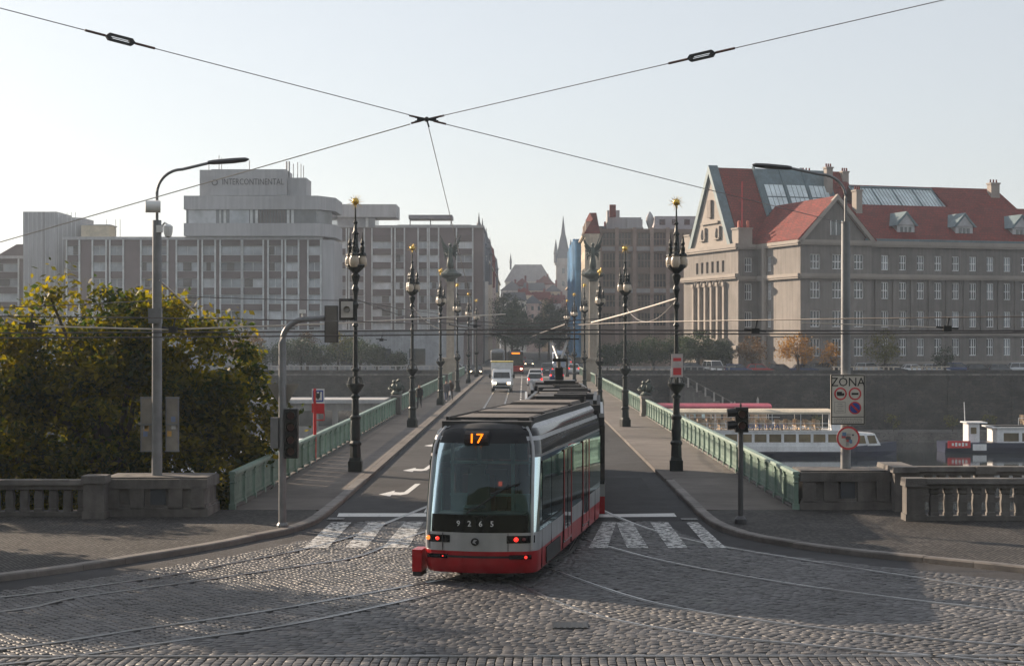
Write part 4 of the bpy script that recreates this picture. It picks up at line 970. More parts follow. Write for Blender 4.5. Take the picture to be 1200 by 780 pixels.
# box van
v = G(588,459); t = thing('box_van', 'white box van with yellow roof edge driving towards the crossing', 'van', (v.x, v.y, 0), 0)
M_van = P_('van white',(0.72,0.72,0.72))
b = MB(); b.b2(-1.06,1.06,1.35,5.2,0.65,2.82); b.build('cargo_box', mat('box white',(0.7,0.7,0.69),0.5), t)
b = MB(); b.b2(-1.08,1.08,1.33,5.22,2.82,2.92); b.build('box_roof_edge', mat('yellow edge',(0.6,0.48,0.12),0.5), t)
b = MB(); b.loft([ringr(-0.75,0.80,0.4,0.95),ringr(-0.6,0.92,0.32,1.08),ringr(-0.05,0.96,0.3,1.25),ringr(0.1,0.95,0.3,1.32),ringr(0.75,0.90,0.3,2.12),ringr(1.25,0.90,0.3,2.2)]); b.build('cab', M_van, t, True)
b = MB(); b.add([(-0.80,0.08,1.34),(0.80,0.08,1.34),(0.72,0.66,2.0),(-0.72,0.66,2.0)],[(0,1,2,3)]); b.build('windscreen', M_carglass, t)
b = MB(); b.box((0,-0.76,0.75),(1.0,0.06,0.22)); b.build('grille', M_black, t); b = MB(); b.box((0,-0.72,0.45),(1.75,0.16,0.25)); b.build('bumper', M_black, t)
for sx in (-1,1):
    b = MB(); b.box((sx*0.68,-0.70,0.86),(0.3,0.1,0.2)); b.build('head_lamp', M_headl, t)
    b = MB(); b.box((sx*1.15,0.35,1.5),(0.2,0.1,0.35)); b.tube([(sx*0.9,0.4,1.5),(sx*1.1,0.36,1.5)],0.03,5); b.build('mirror', M_black, t)
    for y in (0.0,3.9): b = MB(); b.tube([(sx*0.72,y,0.35),(sx*0.98,y,0.35)],0.35,14); b.build('wheel', M_rubber, t)
def bus(label, name, cat, x, y, w, h, L, low, up, disp=False, lamps=False):
    v = G(x,y); t = thing(name, label, cat, (v.x,v.y,0)); 
    b = MB(); b.loft([ringr(0,w/2*0.96,0.3,1.15,0.1),ringr(0.15,w/2,0.25,1.2,0.1),ringr(L,w/2,0.25,1.2,0.1)]); b.build('lower_body', low, t)
    b = MB(); b.loft([ringr(0.1,w/2*0.94,1.15,h-0.1,0.15),ringr(0.3,w/2,1.15,h,0.2),ringr(L,w/2,1.15,h,0.2)]); b.build('upper_body', up, t, True)
    b = MB(); b.add([(-w/2*0.86,0.06,1.3),(w/2*0.86,0.06,1.3),(w/2*0.82,0.09,h-0.5),(-w/2*0.82,0.09,h-0.5)],[(0,1,2,3)]); b.build('windscreen', M_carglass, t)
    if disp: b = MB(); b.box((0.05,0.04,h-0.3),(w*0.5,0.05,0.2)); b.build('display', M_led, t)
    for sx in (-1,1):
        b = MB(); b.box((sx*w*0.36,-0.0,0.7),(0.3,0.06,0.2)); b.build('head_lamp', M_headl if lamps else M_white, t)
        for yy in (1.8, L-2.2): b = MB(); b.tube([(sx*(w/2-0.28),yy,0.42),(sx*(w/2-0.02),yy,0.42)],0.42,14); b.build('wheel', M_rubber, t)
    b = MB(); b.box((0,L*0.5,h+0.1),(w*0.6,L*0.6,0.25)); b.build('roof_unit', up, t); return t
bus('far red and dark tram with amber display approaching the bridge','tram','tram', 604,437.5, 2.4,3.3,14, M_tred, M_tblack, True, True)
bus('grey coach waiting behind the white box van','bus','bus', 583,430, 2.5,3.1,11, gry, mat('coach grey',(0.22,0.24,0.26),0.35), False, False)
bus('pale blue delivery bus parked up the street beyond the blue hatchback','bus','bus', 657,432, 2.7,2.9,7, P_('pale blue',(0.35,0.42,0.55)), P_('pale blue',(0.35,0.42,0.55)))
# parked cars on the far embankment
cols = [drk, gry, blu, redc, drk, blu, gry, drk, silv, drk, wht, silv, blu, drk, gry, silv]
names = ['black','dark grey','navy','dark red','black','navy','dark grey','black','silver','black','white','silver','navy','black','dark grey','silver']
ORD = ['first','second','third','fourth','fifth','sixth','seventh','eighth','ninth','tenth','eleventh','twelfth','thirteenth','fourteenth','fifteenth','sixteenth']
for i, (c, nme) in enumerate(zip(cols, names)):
    x = 812+i*25.5; 
    if i == 1: continue
    v = G(x, 438); kind = random.choice(['hatch','sedan','suv'])
    car(kind, c, (v.x, 248+random.uniform(-0.3,0.3), 0), PI/2+random.uniform(-0.03,0.03), f'{nme} parked car, {ORD[i]} from the embankment corner in the row before the faculty', False, group='cars parked on the faculty embankment')
v = G(836,438); car('van', wht, (v.x,250,0), 0.25, 'white minivan at the corner of the embankment by the dark trees', False)

# ================================================================== PEOPLE
def person(label, loc, rz, jacket, trousers, stride=0.32, arm=0.25, hair=(0.03,0.02,0.015), h=1.74, bag=False):
    J = {'pel':(0,0,0.93),'chest':(0,-0.02,1.28),'neck':(0,-0.02,1.47),'head':(0,-0.04,1.60),'crown':(0,-0.03,1.70)}
    for s, sx in (('l',-1),('r',1)):
        f = stride*(1 if s == 'l' else -1); g = arm*(-1 if s == 'l' else 1)
        J['hip'+s] = (sx*0.095,0,0.90); J['kn'+s] = (sx*0.10,-f*0.5-0.04,0.49); J['an'+s] = (sx*0.10,-f+0.08*(f<0),0.09+0.06*(f<0)); J['toe'+s] = (sx*0.115,-f-0.17,0.035+0.01*(f<0))
        J['sh'+s] = (sx*0.19,-0.01,1.42); J['el'+s] = (sx*0.25,0.02-g*0.4,1.14); J['wr'+s] = (sx*0.24,-0.08-g*0.9,0.91); J['fi'+s] = (sx*0.225,-0.10-g*1.05,0.80)
    rad = {'pel':0.145,'chest':0.155,'neck':0.06,'head':0.098,'crown':0.075}
    for s in 'lr': rad.update({'hip'+s:0.095,'kn'+s:0.062,'an'+s:0.045,'toe'+s:0.04,'sh'+s:0.07,'el'+s:0.05,'wr'+s:0.036,'fi'+s:0.03})
    E = [('pel','chest'),('chest','neck'),('neck','head'),('head','crown')]
    for s in 'lr': E += [('pel','hip'+s),('hip'+s,'kn'+s),('kn'+s,'an'+s),('an'+s,'toe'+s),('chest','sh'+s),('sh'+s,'el'+s),('el'+s,'wr'+s),('wr'+s,'fi'+s)]
    ks = list(J); me = bpy.data.meshes.new('sk'); me.from_pydata([J[k] for k in ks], [(ks.index(a),ks.index(c)) for a, c in E], [])
    ob = bpy.data.objects.new('sk', me); COL.objects.link(ob); md = ob.modifiers.new('s','SKIN'); me.skin_vertices.data if hasattr(me.skin_vertices,'data') else None
    if not me.skin_vertices: me.attributes
    sk = me.skin_vertices[0].data if me.skin_vertices else None
    if sk:
        for i, k in enumerate(ks): sk[i].radius = (rad[k],)*2; sk[i].use_root = (k == 'pel')
    sd = ob.modifiers.new('d','SUBSURF'); sd.levels = 1; sd.render_levels = 1
    dg = bpy.context.evaluated_depsgraph_get(); dg.update(); out = bpy.data.meshes.new_from_object(ob.evaluated_get(dg)); bpy.data.objects.remove(ob)
    for m in (jacket, trousers, mat('skin',(0.42,0.25,0.18),0.6), mat('hair%s' % hair[0], hair, 0.7), mat('shoes',(0.03,0.025,0.02),0.5)): out.materials.append(m)
    for p in out.polygons:
        c = p.center; p.use_smooth = True
        p.material_index = 4 if c.z < 0.12 else 1 if c.z < 0.86 and abs(c.x) < 0.19 else 2 if c.z < 0.90 and abs(c.x) > 0.19 else 0 if c.z < 1.46 else (3 if (c.z > 1.66 or c.y > -0.01) else 2)
    o = put('person', out, None, loc, rz, label, 'person'); o.scale = (h/1.76,)*3
    b = MB(); b.loft([[(0.24*math.cos(a)*k, 0.17*math.sin(a)*k-0.01, z) for a in [2*PI*i/12 for i in range(12)]] for k, z in ((0.93,0.76),(0.86,1.0),(0.98,1.25),(0.9,1.4),(0.45,1.47))]); b.build('coat', jacket, o, True)
    b = MB(); b.sphere((0,-0.155,1.595),0.022,6); b.build('nose', MATS['skin'], o)
    if bag: b = MB(); b.box((0.30,0.02,0.72),(0.12,0.3,0.32),top=0.8); b.build('bag', bag, o)
    return o
J1 = mat('black coat',(0.018,0.018,0.02),0.8); J2 = mat('grey coat',(0.10,0.095,0.10),0.8); T1 = mat('dark trousers',(0.02,0.022,0.03),0.8); T2 = mat('jeans',(0.06,0.08,0.13),0.8)
v = G(491.5,478,ZP); person('person in black coat walking past a lamp post along the railing', (v.x,v.y,ZP), 0.0, J1, T1)
v = G(523,471,ZP); person('person in grey jacket and jeans walking with a bag by the kerb', (v.x,v.y,ZP), 0.2, J2, T2, bag=mat('white bag',(0.6,0.6,0.62),0.6))
v = G(530,470,ZP); person('person in dark coat walking just behind the grey jacket', (v.x-0.2,v.y+1.6,ZP), -0.1, mat('brown coat',(0.05,0.035,0.025),0.8), T1)
# ================================================================== FAR BANK: RIVER WALL, QUAY, STAIRS
M_rivw = brickmat('river wall stone', (0.07,0.065,0.06), (0.042,0.04,0.038), (0.025,0.024,0.022), 0.95, 0.45, 1, 0.9, False, 0.8, 0.03, 0.6)
M_quay = mat('quay stone', (0.13,0.125,0.12), 0.85, var=0.25, scale=0.6)
for sx, lab in ((1,'dark stone river wall below the faculty embankment'),(-1,'grey stone river wall below the hotel side')):
    t = thing('river_wall', lab, 'wall', (sx*8.6, 240, 0))
    b = MB(); b.b2(0,sx*400,0,0.9,-11,-0.02); b.build('masonry', M_rivw, t)
    b = MB(); b.b2(0,sx*400,-0.12,1.0,-0.02,0.22); b.build('coping', M_stone, t)
    b = MB(); b.b2(0,sx*400,0.25,0.6,0.22,0.75); b.build('parapet', M_rivw, t)
    for i in range(14):
        b = MB(); b.b2(sx*(6+i*9),sx*(7.2+i*9),-0.25,0.05,-9,-0.03); b.build('buttress', M_rivw, t)
    b = MB(); b.b2(sx*0.5,sx*400,-6.5,-0.1,-11,-7.6); b.build('quay_step', M_quay, t)
# stair down to the quay, right side
t = thing('quay_stair', 'stone stair running down the river wall to the quay', 'stairs', (20.5,238.9,0))
for i in range(22):
    b = MB(); b.b2(i*0.62,i*0.62+0.62,-0.9,0.95,-8.2,-0.15-i*0.34); b.build('step', M_stone, t)
for i in range(12):
    b = MB(); b.box((i*1.2,-0.95,0.35-i*0.66),(0.22,0.2,1.3)); b.build('rail_post', mat('pale post',(0.36,0.34,0.32),0.8), t)
b = MB(); b.tube([(0,-0.95,0.95),(13.4,-0.95,-6.4)],0.09,6); b.build('handrail', M_stone, t)
# embankment fences
def low_fence(label, x0, x1, y, m, step=0.7, h=1.0):
    t = thing('embankment_fence', label, 'fence', (x0,y,0.0)); n = int((x1-x0)/step); b = MB(); b.box((0,0,h/2),(0.2,0.22,h)); me = b.mesh('picket', m)
    for i in range(n): put('picket', me, t, (i*step+0.2,0,0.2))
    b = MB(); b.box(((x1-x0)/2,0,h+0.2),(x1-x0,0.3,0.14)); b.build('rail', m, t); return t
M_beige = mat('beige stone', (0.48,0.42,0.35), 0.8)
low_fence('beige picket parapet in front of the parked cars near the ZÓNA sign', 43.5, 53.0, 240.6, M_beige); low_fence('short bright parapet left of the white parked car', 54.5, 60.0, 240.6, M_beige)
low_fence('stone parapet beside the bridge end below the dark trees', 10.0, 30.0, 242, mat('grey stone',(0.26,0.25,0.24),0.8), 0.9)
low_fence('pale iron fence along the hotel embankment', -36.0, -10.0, 242, mat('pale rail',(0.38,0.37,0.36),0.6), 0.8, 1.1)
# green tents on the quay, plants
for x, y in ((806,489),(822,489)):
    p = W(x,y,232); t = thing('market_tent', 'pale green pointed tent on the quay behind the red canopy boat', 'tent', (p.x,232,p.z-2.2), 0, 'pale green tents on the quay')
    b = MB(); b.loft([[(-1.6,-1.6,2.2),(1.6,-1.6,2.2),(1.6,1.6,2.2),(-1.6,1.6,2.2)],[(-0.05,-0.05,3.5),(0.05,-0.05,3.5),(0.05,0.05,3.5),(-0.05,0.05,3.5)]]); b.build('canopy', mat('tent green',(0.42,0.52,0.48),0.7), t)
    for sx in (-1,1):
        for sy in (-1,1): b = MB(); b.box((sx*1.5,sy*1.5,0.9),(0.08,0.08,2.7)); b.build('leg', M_galv, t)
for x, y in ((861,485),(888,480)):
    p = W(x,y,233.5); b = MB(); b.lathe([(0.16,-2.4),(0.16,1.4),(0.02,1.8)],n=10); b.build('mooring_post', mat('pale post',(0.36,0.34,0.32),0.8), None, loc=p, label='pale mooring post standing before the river wall', cat='post', group='mooring posts')

# ================================================================== BOATS
M_bwhite = mat('boat white', (0.80,0.81,0.82), 0.4, var=0.08, streak=0.08); M_navy = mat('boat navy', (0.018,0.025,0.06), 0.35)
M_bwin = mat('boat window', (0.16,0.12,0.06), 0.1, spec=0.7, var=0.4, scale=0.6)
M_awn = mat('beige awning', (0.60,0.52,0.40), 0.7); M_mag = mat('red awning', (0.34,0.05,0.09), 0.6, var=0.25, scale=0.6)
M_wick = mat('wicker', (0.50,0.38,0.26), 0.8, var=0.3)
def hull(t, L, w, h, m, bow=1, strake=None):
    b = MB(); rings = []
    for s in np.linspace(0, 1, 13):
        x = -L/2+L*s; k = 1.0 if s < 0.72 else max(0.03, math.cos((s-0.72)/0.28*PI/2)); k = min(k, 0.86+s*2 if s < 0.07 else k)
        sh = h+0.55*max(0,(s-0.7)/0.3)**2
        rings.append([(bow*x, -w/2*k*0.8, -0.4),(bow*x, -w/2*k, h*0.5),(bow*x, -w/2*k*1.02, sh),(bow*x, w/2*k*1.02, sh),(bow*x, w/2*k, h*0.5),(bow*x, w/2*k*0.8, -0.4)])
    b.loft(rings); return b.build('hull', m, t)
def tour_boat(label, loc, rz, L, w, m_hull, awn, lettering=None, nwin=12, bow=1, wheel=True, win0=0.04, win1=0.72):
    t = thing('tour_boat', label, 'boat', loc, rz); hull(t, L, w, 1.15, m_hull, bow)
    b = MB(); b.b2(-L*0.48*bow, L*0.30*bow, -w/2-0.06, w/2+0.06, 0.62, 1.30); b.build('white_strake', M_bwhite, t)
    x0, x1 = -L*0.47, L*0.27
    rects = []; ww = (x1-x0)/nwin
    for i in range(nwin): rects.append((i*ww+0.16, 0.45, (i+1)*ww-0.16, 1.42))
    org = Vector((x0 if bow > 0 else -x1, -w/2+0.12, 1.28)); b = MB(); b.wall(org, (1,0,0), x1-x0, 1.75, rects, 0.12)
    b.b2((x0 if bow>0 else -x1)+0.01, (x1 if bow>0 else -x0)-0.01, -w/2+0.30, w/2-0.15, 1.28, 3.02); b.build('cabin', M_bwhite, t, fix=False)
    for (a, z0, c, z1) in rects:
        b = MB(); b.b2(org.x+a, org.x+c, org.y+0.09, org.y+0.13, org.z+z0, org.z+z1); b.build('window', M_bwin, t)
    b = MB(); b.b2((x0-0.2)*bow, (x1+0.3)*bow, -w/2, w/2, 3.03, 3.13); b.build('upper_deck', M_bwhite, t)
    # forward saloon and bow rail
    b = MB(); xa, xb = L*0.28, L*0.43; b.loft([[(bow*xa,-w*0.42,1.2),(bow*xa,w*0.42,1.2),(bow*xa,w*0.40,3.0),(bow*xa,-w*0.40,3.0)],[(bow*xb,-w*0.26,1.3),(bow*xb,w*0.26,1.3),(bow*(xb-0.7),w*0.22,2.7),(bow*(xb-0.7),-w*0.22,2.7)]]); fs = b.build('fore_saloon', M_bwhite, t)
    for i in range(3):
        f0, f1 = 0.08+i*0.3, 0.30+i*0.3; q = lambda f, z: (bow*(xa+(xb-xa-0.35*z)*f), -(w*0.42+(w*0.26-w*0.42)*f)-0.03+0.04*z, 1.55+z*0.95)
        b = MB(); b.add([q(f0,0),q(f1,0),q(f1,1),q(f0,1)],[(0,1,2,3)]); b.build('window', M_bwin, fs)
    if wheel:
        b = MB(); xw = L*0.24; b.loft([[(bow*xw,-1.1,3.1),(bow*xw,1.1,3.1),(bow*xw,1.0,5.0),(bow*xw,-1.0,5.0)],[(bow*(xw+2.3),-1.0,3.1),(bow*(xw+2.3),1.0,3.1),(bow*(xw+1.6),0.9,4.9),(bow*(xw+1.6),-0.9,4.9)]]); wh = b.build('wheelhouse', M_bwhite, t)
        b = MB(); b.b2(bow*(xw+0.3),bow*(xw+1.4),-1.12,-1.05,3.9,4.6); b.build('wheelhouse_window', M_bwin, wh)
        b = MB(); b.b2(bow*(xw-0.3),bow*(xw+2.0),-1.25,1.25,4.98,5.08); b.build('wheelhouse_roof', M_bwhite, wh)
    if awn:
        a0, a1 = x0+0.5, x1-1.0
        b = MB(); rr = []
        for s in np.linspace(0,1,9):
            x = (a0+(a1-a0)*s)*bow; rr.append([(x,-w*0.46,5.35),(x,-w*0.25,5.62),(x,w*0.25,5.62),(x,w*0.46,5.35),(x,w*0.46,5.28),(x,-w*0.46,5.10)])
        b.loft(rr); b.build('awning', awn, t)
        for s in np.linspace(0.02,0.98,7):
            for sy in (-1,1): b = MB(); b.box(((a0+(a1-a0)*s)*bow, sy*w*0.44, 4.2),(0.06,0.06,2.2)); b.build('awning_post', M_bwhite, t)
    for z in (3.55,4.0): b = MB(); b.tube([((x0)*bow,-w*0.485,z),((x1)*bow,-w*0.485,z)],0.03,5); b.build('deck_rail', M_bwhite, t)
    ch = MB(); ch.box((0,0,0.45),(0.5,0.5,0.1)); ch.box((0,0.24,0.8),(0.5,0.08,0.75)); ch.box((-0.22,0,0.22),(0.05,0.4,0.45)); ch.box((0.22,0,0.22),(0.05,0.4,0.45)); me = ch.mesh('deck_chair', M_wick)
    for i in range(int((x1-x0)/1.15)-1):
        for j in (-0.3, 0.02, 0.3): put('deck_chair', me, t, ((x0+0.8+i*1.15)*bow, w*j, 3.14), random.choice([0,PI])+random.uniform(-0.3,0.3))
    if lettering:
        text('lettering', lettering, 0.72, mat('boat blue',(0.04,0.10,0.36),0.5), t, (-1.3,-w/2-0.0+(-0.02),3.62), sx=1.25, ext=0.01)
    return t
P0 = W(1040,533,206)
tour_boat('white tour boat with PRAGUE BOATS lettering and beige awning', (P0.x-14.2, 207, WATER), 0, 31, 5.4, M_navy, M_awn, 'PRAGUE BOATS', 13)
P1 = W(972,515,218)
tour_boat('tour boat with long red awning moored behind the lettered boat', (P1.x-15, 216.5, WATER+0.3), 0, 30, 5.0, M_navy, M_mag, None, 12, 1, False)
# workboat at the right
P2 = W(1105,528,213)
t = thing('river_cruiser', 'navy and white river cruiser with red banner at its stern', 'boat', (P2.x+14, 214, WATER), 0)
hull(t, 28, 5.2, 1.25, M_navy, 1); b = MB(); b.b2(-13.8,-11.0,-2.72,-2.62,0.62,1.5); bn = b.build('red_banner', M_red, t); mb2 = MB(); [mb2.box((-13.2+0.42*i,-2.73,1.06),(0.26,0.012,0.34+0.12*(i % 2))) for i in range(5)]; mb2.build('banner_print', M_white, bn)
b = MB(); b.b2(-10.7,-9.0,-2.66,-2.6,0.3,1.1); b.build('white_plate', M_bwhite, t)
b = MB(); b.b2(-10.9,-9.5,-1.3,1.3,1.25,3.6); b.build('deckhouse', M_bwhite, t); b = MB(); b.b2(-11.2,-8.6,-1.6,1.6,3.6,3.75); b.build('deckhouse_roof', M_bwhite, t)
b = MB(); b.b2(-10.6,-9.9,-1.34,-1.28,2.3,3.1); b.build('window', M_bwin, t)
rects = [(0.8+i*2.3,0.55,2.7+i*2.3,1.6) for i in range(8)]
org = Vector((-7.6,-2.35,0.85)); b = MB(); b.wall(org,(1,0,0),20,2.2,rects,0.12); b.b2(-7.59,12.39,-2.18,2.3,1.25,3.2); b.build('cabin', M_bwhite, t, fix=False)
for (a,z0,c,z1) in rects: b = MB(); b.b2(org.x+a,org.x+c,org.y+0.09,org.y+0.12,org.z+z0,org.z+z1); b.build('window', M_bwin, t)
b = MB(); b.b2(-8.2,13,-2.6,2.6,3.06,3.2); b.build('upper_deck', M_bwhite, t)
for i in range(14): b = MB(); b.tube([(-5+i*1.3,-2.5,3.4),(-5+i*1.3,-2.5,4.3)],0.03,5); b.build('rail_stanchion', M_bwhite, t)
b = MB(); b.tube([(-5,-2.5,4.3),(13,-2.5,4.3)],0.035,5); b.build('deck_rail', M_bwhite, t)
b = MB(); b.b2(2,12,-2.2,2.2,6.4,6.55); b.build('sun_roof', M_bwhite, t)
for x in (2.4,7,11.6): b = MB(); b.tube([(x,-2,3.4),(x,-2,6.4)],0.05,6); b.build('roof_post', M_bwhite, t)
b = MB(); b.tube([(-11,0,3.7),(-11.1,0,6.2)],0.05,6); b.build('flagpole', M_bwhite, t)
ch = MB(); ch.box((0,0,0.45),(0.5,0.5,0.1)); ch.box((0,0.24,0.8),(0.5,0.08,0.75)); ch.box((0,0,0.22),(0.3,0.3,0.45)); me = ch.mesh('deck_chair', M_wick)
for i in range(15):
    for j in (-1.4,0,1.3): put('deck_chair', me, t, (-3.5+i*1.05,j,3.4), random.uniform(-0.4,0.4))
# boats on the left, half hidden by the tree and the railing
for (x, y, d, L, lab) in ((470,503,112,20,'white houseboat roofs with blue stripe behind the tree side railing'),(440,475,165,30,'long white moored boat further along the hotel quay')):
    p = W(x,y,d); t = thing('moored_boat', lab, 'boat', (p.x-6, d, WATER), 0); hull(t, L, 4.6, 1.2, M_navy, 1)
    z = p.z-WATER
    rects = [(0.5+i*1.9,0.6,2.0+i*1.9,1.5) for i in range(int(L*0.42/1.0*1.9/1.9)//1)]
    rects = [r for r in rects if r[2] < L*0.85-0.3]; org = Vector((-L*0.45,-2.0,1.2)); b = MB(); b.wall(org,(1,0,0),L*0.85,1.9,rects,0.12); b.b2(-L*0.45+0.01,L*0.40-0.01,-1.85,2.0,1.2,3.05); b.build('cabin', M_bwhite, t, fix=False)
    for (a,z0,c,z1) in rects: b = MB(); b.b2(org.x+a,org.x+c,org.y+0.09,org.y+0.12,org.z+z0,org.z+z1); b.build('window', M_carglass, t)
    b = MB(); b.b2(-L*0.47,L*0.42,-2.5,2.5,3.1,3.25); b.build('roof', M_bwhite, t); b = MB(); b.b2(-L*0.46,L*0.41,-2.53,-2.48,3.0,3.08); b.build('blue_stripe', mat('stripe blue',(0.05,0.12,0.4),0.5), t)
    b = MB(); b.b2(-L*0.2,L*0.1,-1.3,1.3,3.27,4.4); b.build('upper_cabin', M_bwhite, t)

# ================================================================== LAW FACULTY
M_fac = mat('faculty stone', (0.195,0.176,0.162), 0.85, var=0.16, scale=0.35, streak=0.2)
M_facl = mat('faculty trim', (0.29,0.255,0.225), 0.8, var=0.12, scale=0.5)
M_tile = brickmat('roof tile', (0.20,0.030,0.022), (0.145,0.022,0.017), (0.09,0.017,0.013), 0.5, 0.4, 1, 0.75, False, 0.5, 0.04, 0.3)
M_copper = mat('copper sheet', (0.11,0.16,0.18), 0.55, 0.2, var=0.15, streak=0.1)
M_skyl = mat('skylight glass', (0.55,0.62,0.64), 0.12, var=0.25, scale=0.4)
FA = R(18); fu, fv = Vector((math.cos(FA),math.sin(FA),0)), Vector((-math.sin(FA),math.cos(FA),0)); FO = Vector((32.9,262,0))
fac = thing('faculty_building', 'grey stone faculty building with steep red tiled roofs and glass skylights', 'building', FO, FA)
X_, Y_ = Vector((1,0,0)), Vector((0,1,0))       # local u, v
EZ = 19.4
def facade(o, u, w, h, rects, name='wall', nx=3, nz=2, m=M_fac, gl=None, depth=0.3):
    b = MB(); b.wall(o, u, w, h, rects, depth); b.build(name, m, fac, fix=False)
    add_windows(fac, o, u, rects, M_frame, gl or [M_win], nx, nz, depth, ft=0.11)
def ledge(o, u, w, z, dep=0.5, h=0.4, name='cornice', m=None):
    u = Vector(u).normalized(); n = u.cross(Vector((0,0,1))); b = MB(); c = Vector(o)+u*(w/2)+n*(dep/2-0.05); b.box((c.x,c.y,z),(w+dep*0.9,dep+0.1,h),rz=math.atan2(u.y,u.x)); b.box((c.x,c.y,z-h*0.75),(w+dep*0.4,dep*0.6+0.1,h*0.5),rz=math.atan2(u.y,u.x)); b.build(name, m or M_facl, fac)
M_win2 = mat('window glass pale', (0.20,0.22,0.24), 0.1, var=0.3, scale=0.3, spec=0.8)
ROWS = [(2.6,5.2),(6.9,9.3),(11.1,13.6),(15.4,17.6)]
# block A gable front (faces local -x): runs from far (v=21) to near (v=0)
rA = [(5.2+i*2.35,4.6,6.35+i*2.35,13.2) for i in range(5)]+[(5.0+i*2.0,15.6,5.9+i*2.0,17.4) for i in range(6)]
b = MB(); b.wall((0,21,0), (0,-1,0), 21, EZ, rA, 0.7); b.build('wall', M_fac, fac, fix=False)
add_windows(fac, (0,21,0), (0,-1,0), rA, mat('bronze frame',(0.1,0.09,0.08),0.5), [M_win], 2, 5, 0.7, ft=0.08)
for i in range(6):
    y = 21-(4.6+i*2.35); b = MB(); b.b2(-0.45,0.0,y-0.32,y+0.32,4.2,13.4); b.b2(-0.6,0.0,y-0.42,y+0.42,13.4,14.0); b.build('pilaster', M_facl, fac)
for i in range(5):
    y = 21-(5.77+i*2.35); b = MB(); b.b2(-0.3,0,y-0.4,y+0.4,13.45,14.4); b.lathe([(0.1,13.5),(0.26,13.8),(0.14,14.25)],(-0.4,y,0),8); b.build('relief', M_facl, fac)
ledge((0,21,0),(0,-1,0),21,14.9,0.7,0.5); ledge((0,21,0),(0,-1,0),21,EZ+0.1,0.6,0.6); ledge((0,21,0),(0,-1,0),21,3.9,0.5,0.4)
AP = 32.3; g0, g1 = 3.0, 18.0
b = MB(); b.extrude([(0.15,g0,EZ+0.3),(0.15,g1,EZ+0.3),(0.15,10.5,AP-1.2)],(0.5,0,0)); b.build('gable', M_facl, fac)
b = MB(); b.b2(-0.25,0.12,9.8,11.2,24.4,27.2); b.build('gable_niche', mat('niche dark',(0.2,0.17,0.15),0.8), fac)
for y in (7.7,13.2):
    b = MB(); b.b2(-0.25,0.12,y-1.1,y+1.1,20.8,21.1); b.b2(-0.25,0.12,y-1.1,y-0.7,20.8,22.9); b.b2(-0.2,0.12,y+0.2,y+1.0,20.8,22.3); b.lathe([(0.3,21.1),(0.35,21.8),(0.15,22.6)],(-0.2,y-0.1,0),8); b.build('gable_relief', M_facl, fac)
b = MB(); b.b2(-0.2,0.12,7.2,13.8,23.4,23.75); b.build('gable_shelf', M_facl, fac)
for (ya, sgn) in ((g0-0.9,1),(g1+0.9,-1)):
    b = MB(); b.extrude([(-0.3,ya,EZ+0.1),(-0.3,ya+sgn*1.1,EZ+0.1),(-0.3,10.5,AP-0.9),(-0.3,10.5,AP+0.5)],(1.6,0,0)); b.build('gable_coping', M_copper, fac)
for (y0,y1) in ((0.05,2.4),(18.6,20.95)):
    b = MB(); b.b2(0.05,2.4,y0,y1,EZ,EZ+2.6); b.b2(-0.1,2.5,y0-0.1,y1+0.1,EZ+2.6,EZ+2.85); b.build('corner_block', M_facl, fac)
b = MB(); b.tube([(1.2,1.2,EZ+2.8),(1.2,1.2,EZ+10)],0.07,6); b.build('antenna', M_red, fac)
for i,(dx,dy) in enumerate(((0.4,0.5),(1.9,0.6),(1.0,1.9))): b = MB(); b.lathe([(0.22,0),(0.22,1.0),(0.1,1.1)],(dx,dy,EZ+2.85),8); b.box((dx,dy,EZ+2.0),(0.1,0.1,1.8)); b.build('warning_lamp', mat('aerial red',(0.45,0.10,0.06),0.6), fac)
# block A big roof (ridge along x from x=0.6 to 23.5)
def slope(name, quad, m, th=0.25):
    b = MB(); a = [Vector(q) for q in quad]; n = (a[1]-a[0]).cross(a[2]-a[1]).normalized()*th; b.extrude(a, n); return b.build(name, m, fac)
RX = 25.0
rs = slope('roof_slope', [(1.3,2.2,EZ+0.3),(RX+1.5,2.2,EZ+0.3),(RX-1.6,10.5,AP),(1.3,10.5,AP)], M_tile)
slope('roof_slope', [(RX+1.5,18.8,EZ+0.3),(1.3,18.8,EZ+0.3),(1.3,10.5,AP),(RX-1.6,10.5,AP)], M_tile)
slope('roof_hip', [(RX+1.5,2.2,EZ+0.3),(RX+1.5,18.8,EZ+0.3),(RX-1.6,10.5,AP)], M_tile)
# skylight panel on the front slope
def onr(x, f, up=0.0): return Vector((x, 2.2+8.3*f-up*0.84, EZ+0.3+(AP-EZ-0.3)*f+up*0.55))
b = MB(); b.extrude([onr(7.2,0.40,0.3),onr(20.6,0.40,0.3),onr(19.8,0.99,0.3),onr(7.2,0.99,0.3)], (0,-0.2,0.12)); sk = b.build('skylight_frame', M_copper, fac)
for i in range(3):
    for j in range(2):
        x0, x1 = 8.3+i*3.95, 11.5+i*3.95; f0, f1 = ((0.44,0.60),(0.615,0.77))[j]
        b = MB(); b.extrude([onr(x0,f0,0.62),onr(x1,f0,0.62),onr(x1,f1,0.62),onr(x0,f1,0.62)],(0,-0.05,0.03)); b.build('skylight_pane', M_skyl, sk)
        for k in range(1,4): b = MB(); xx = x0+(x1-x0)*k/4; b.tube([onr(xx,f0,0.72),onr(xx,f1,0.72)],0.04,4); b.build('glazing_bar', M_copper, sk)
for x in (7.4,11.9,15.85,20.2): b = MB(); b.tube([onr(x,0.36,0.5),onr(x-0.03*(x>20),1.01,0.5)],0.28,6); b.build('skylight_rib', M_copper, fac)
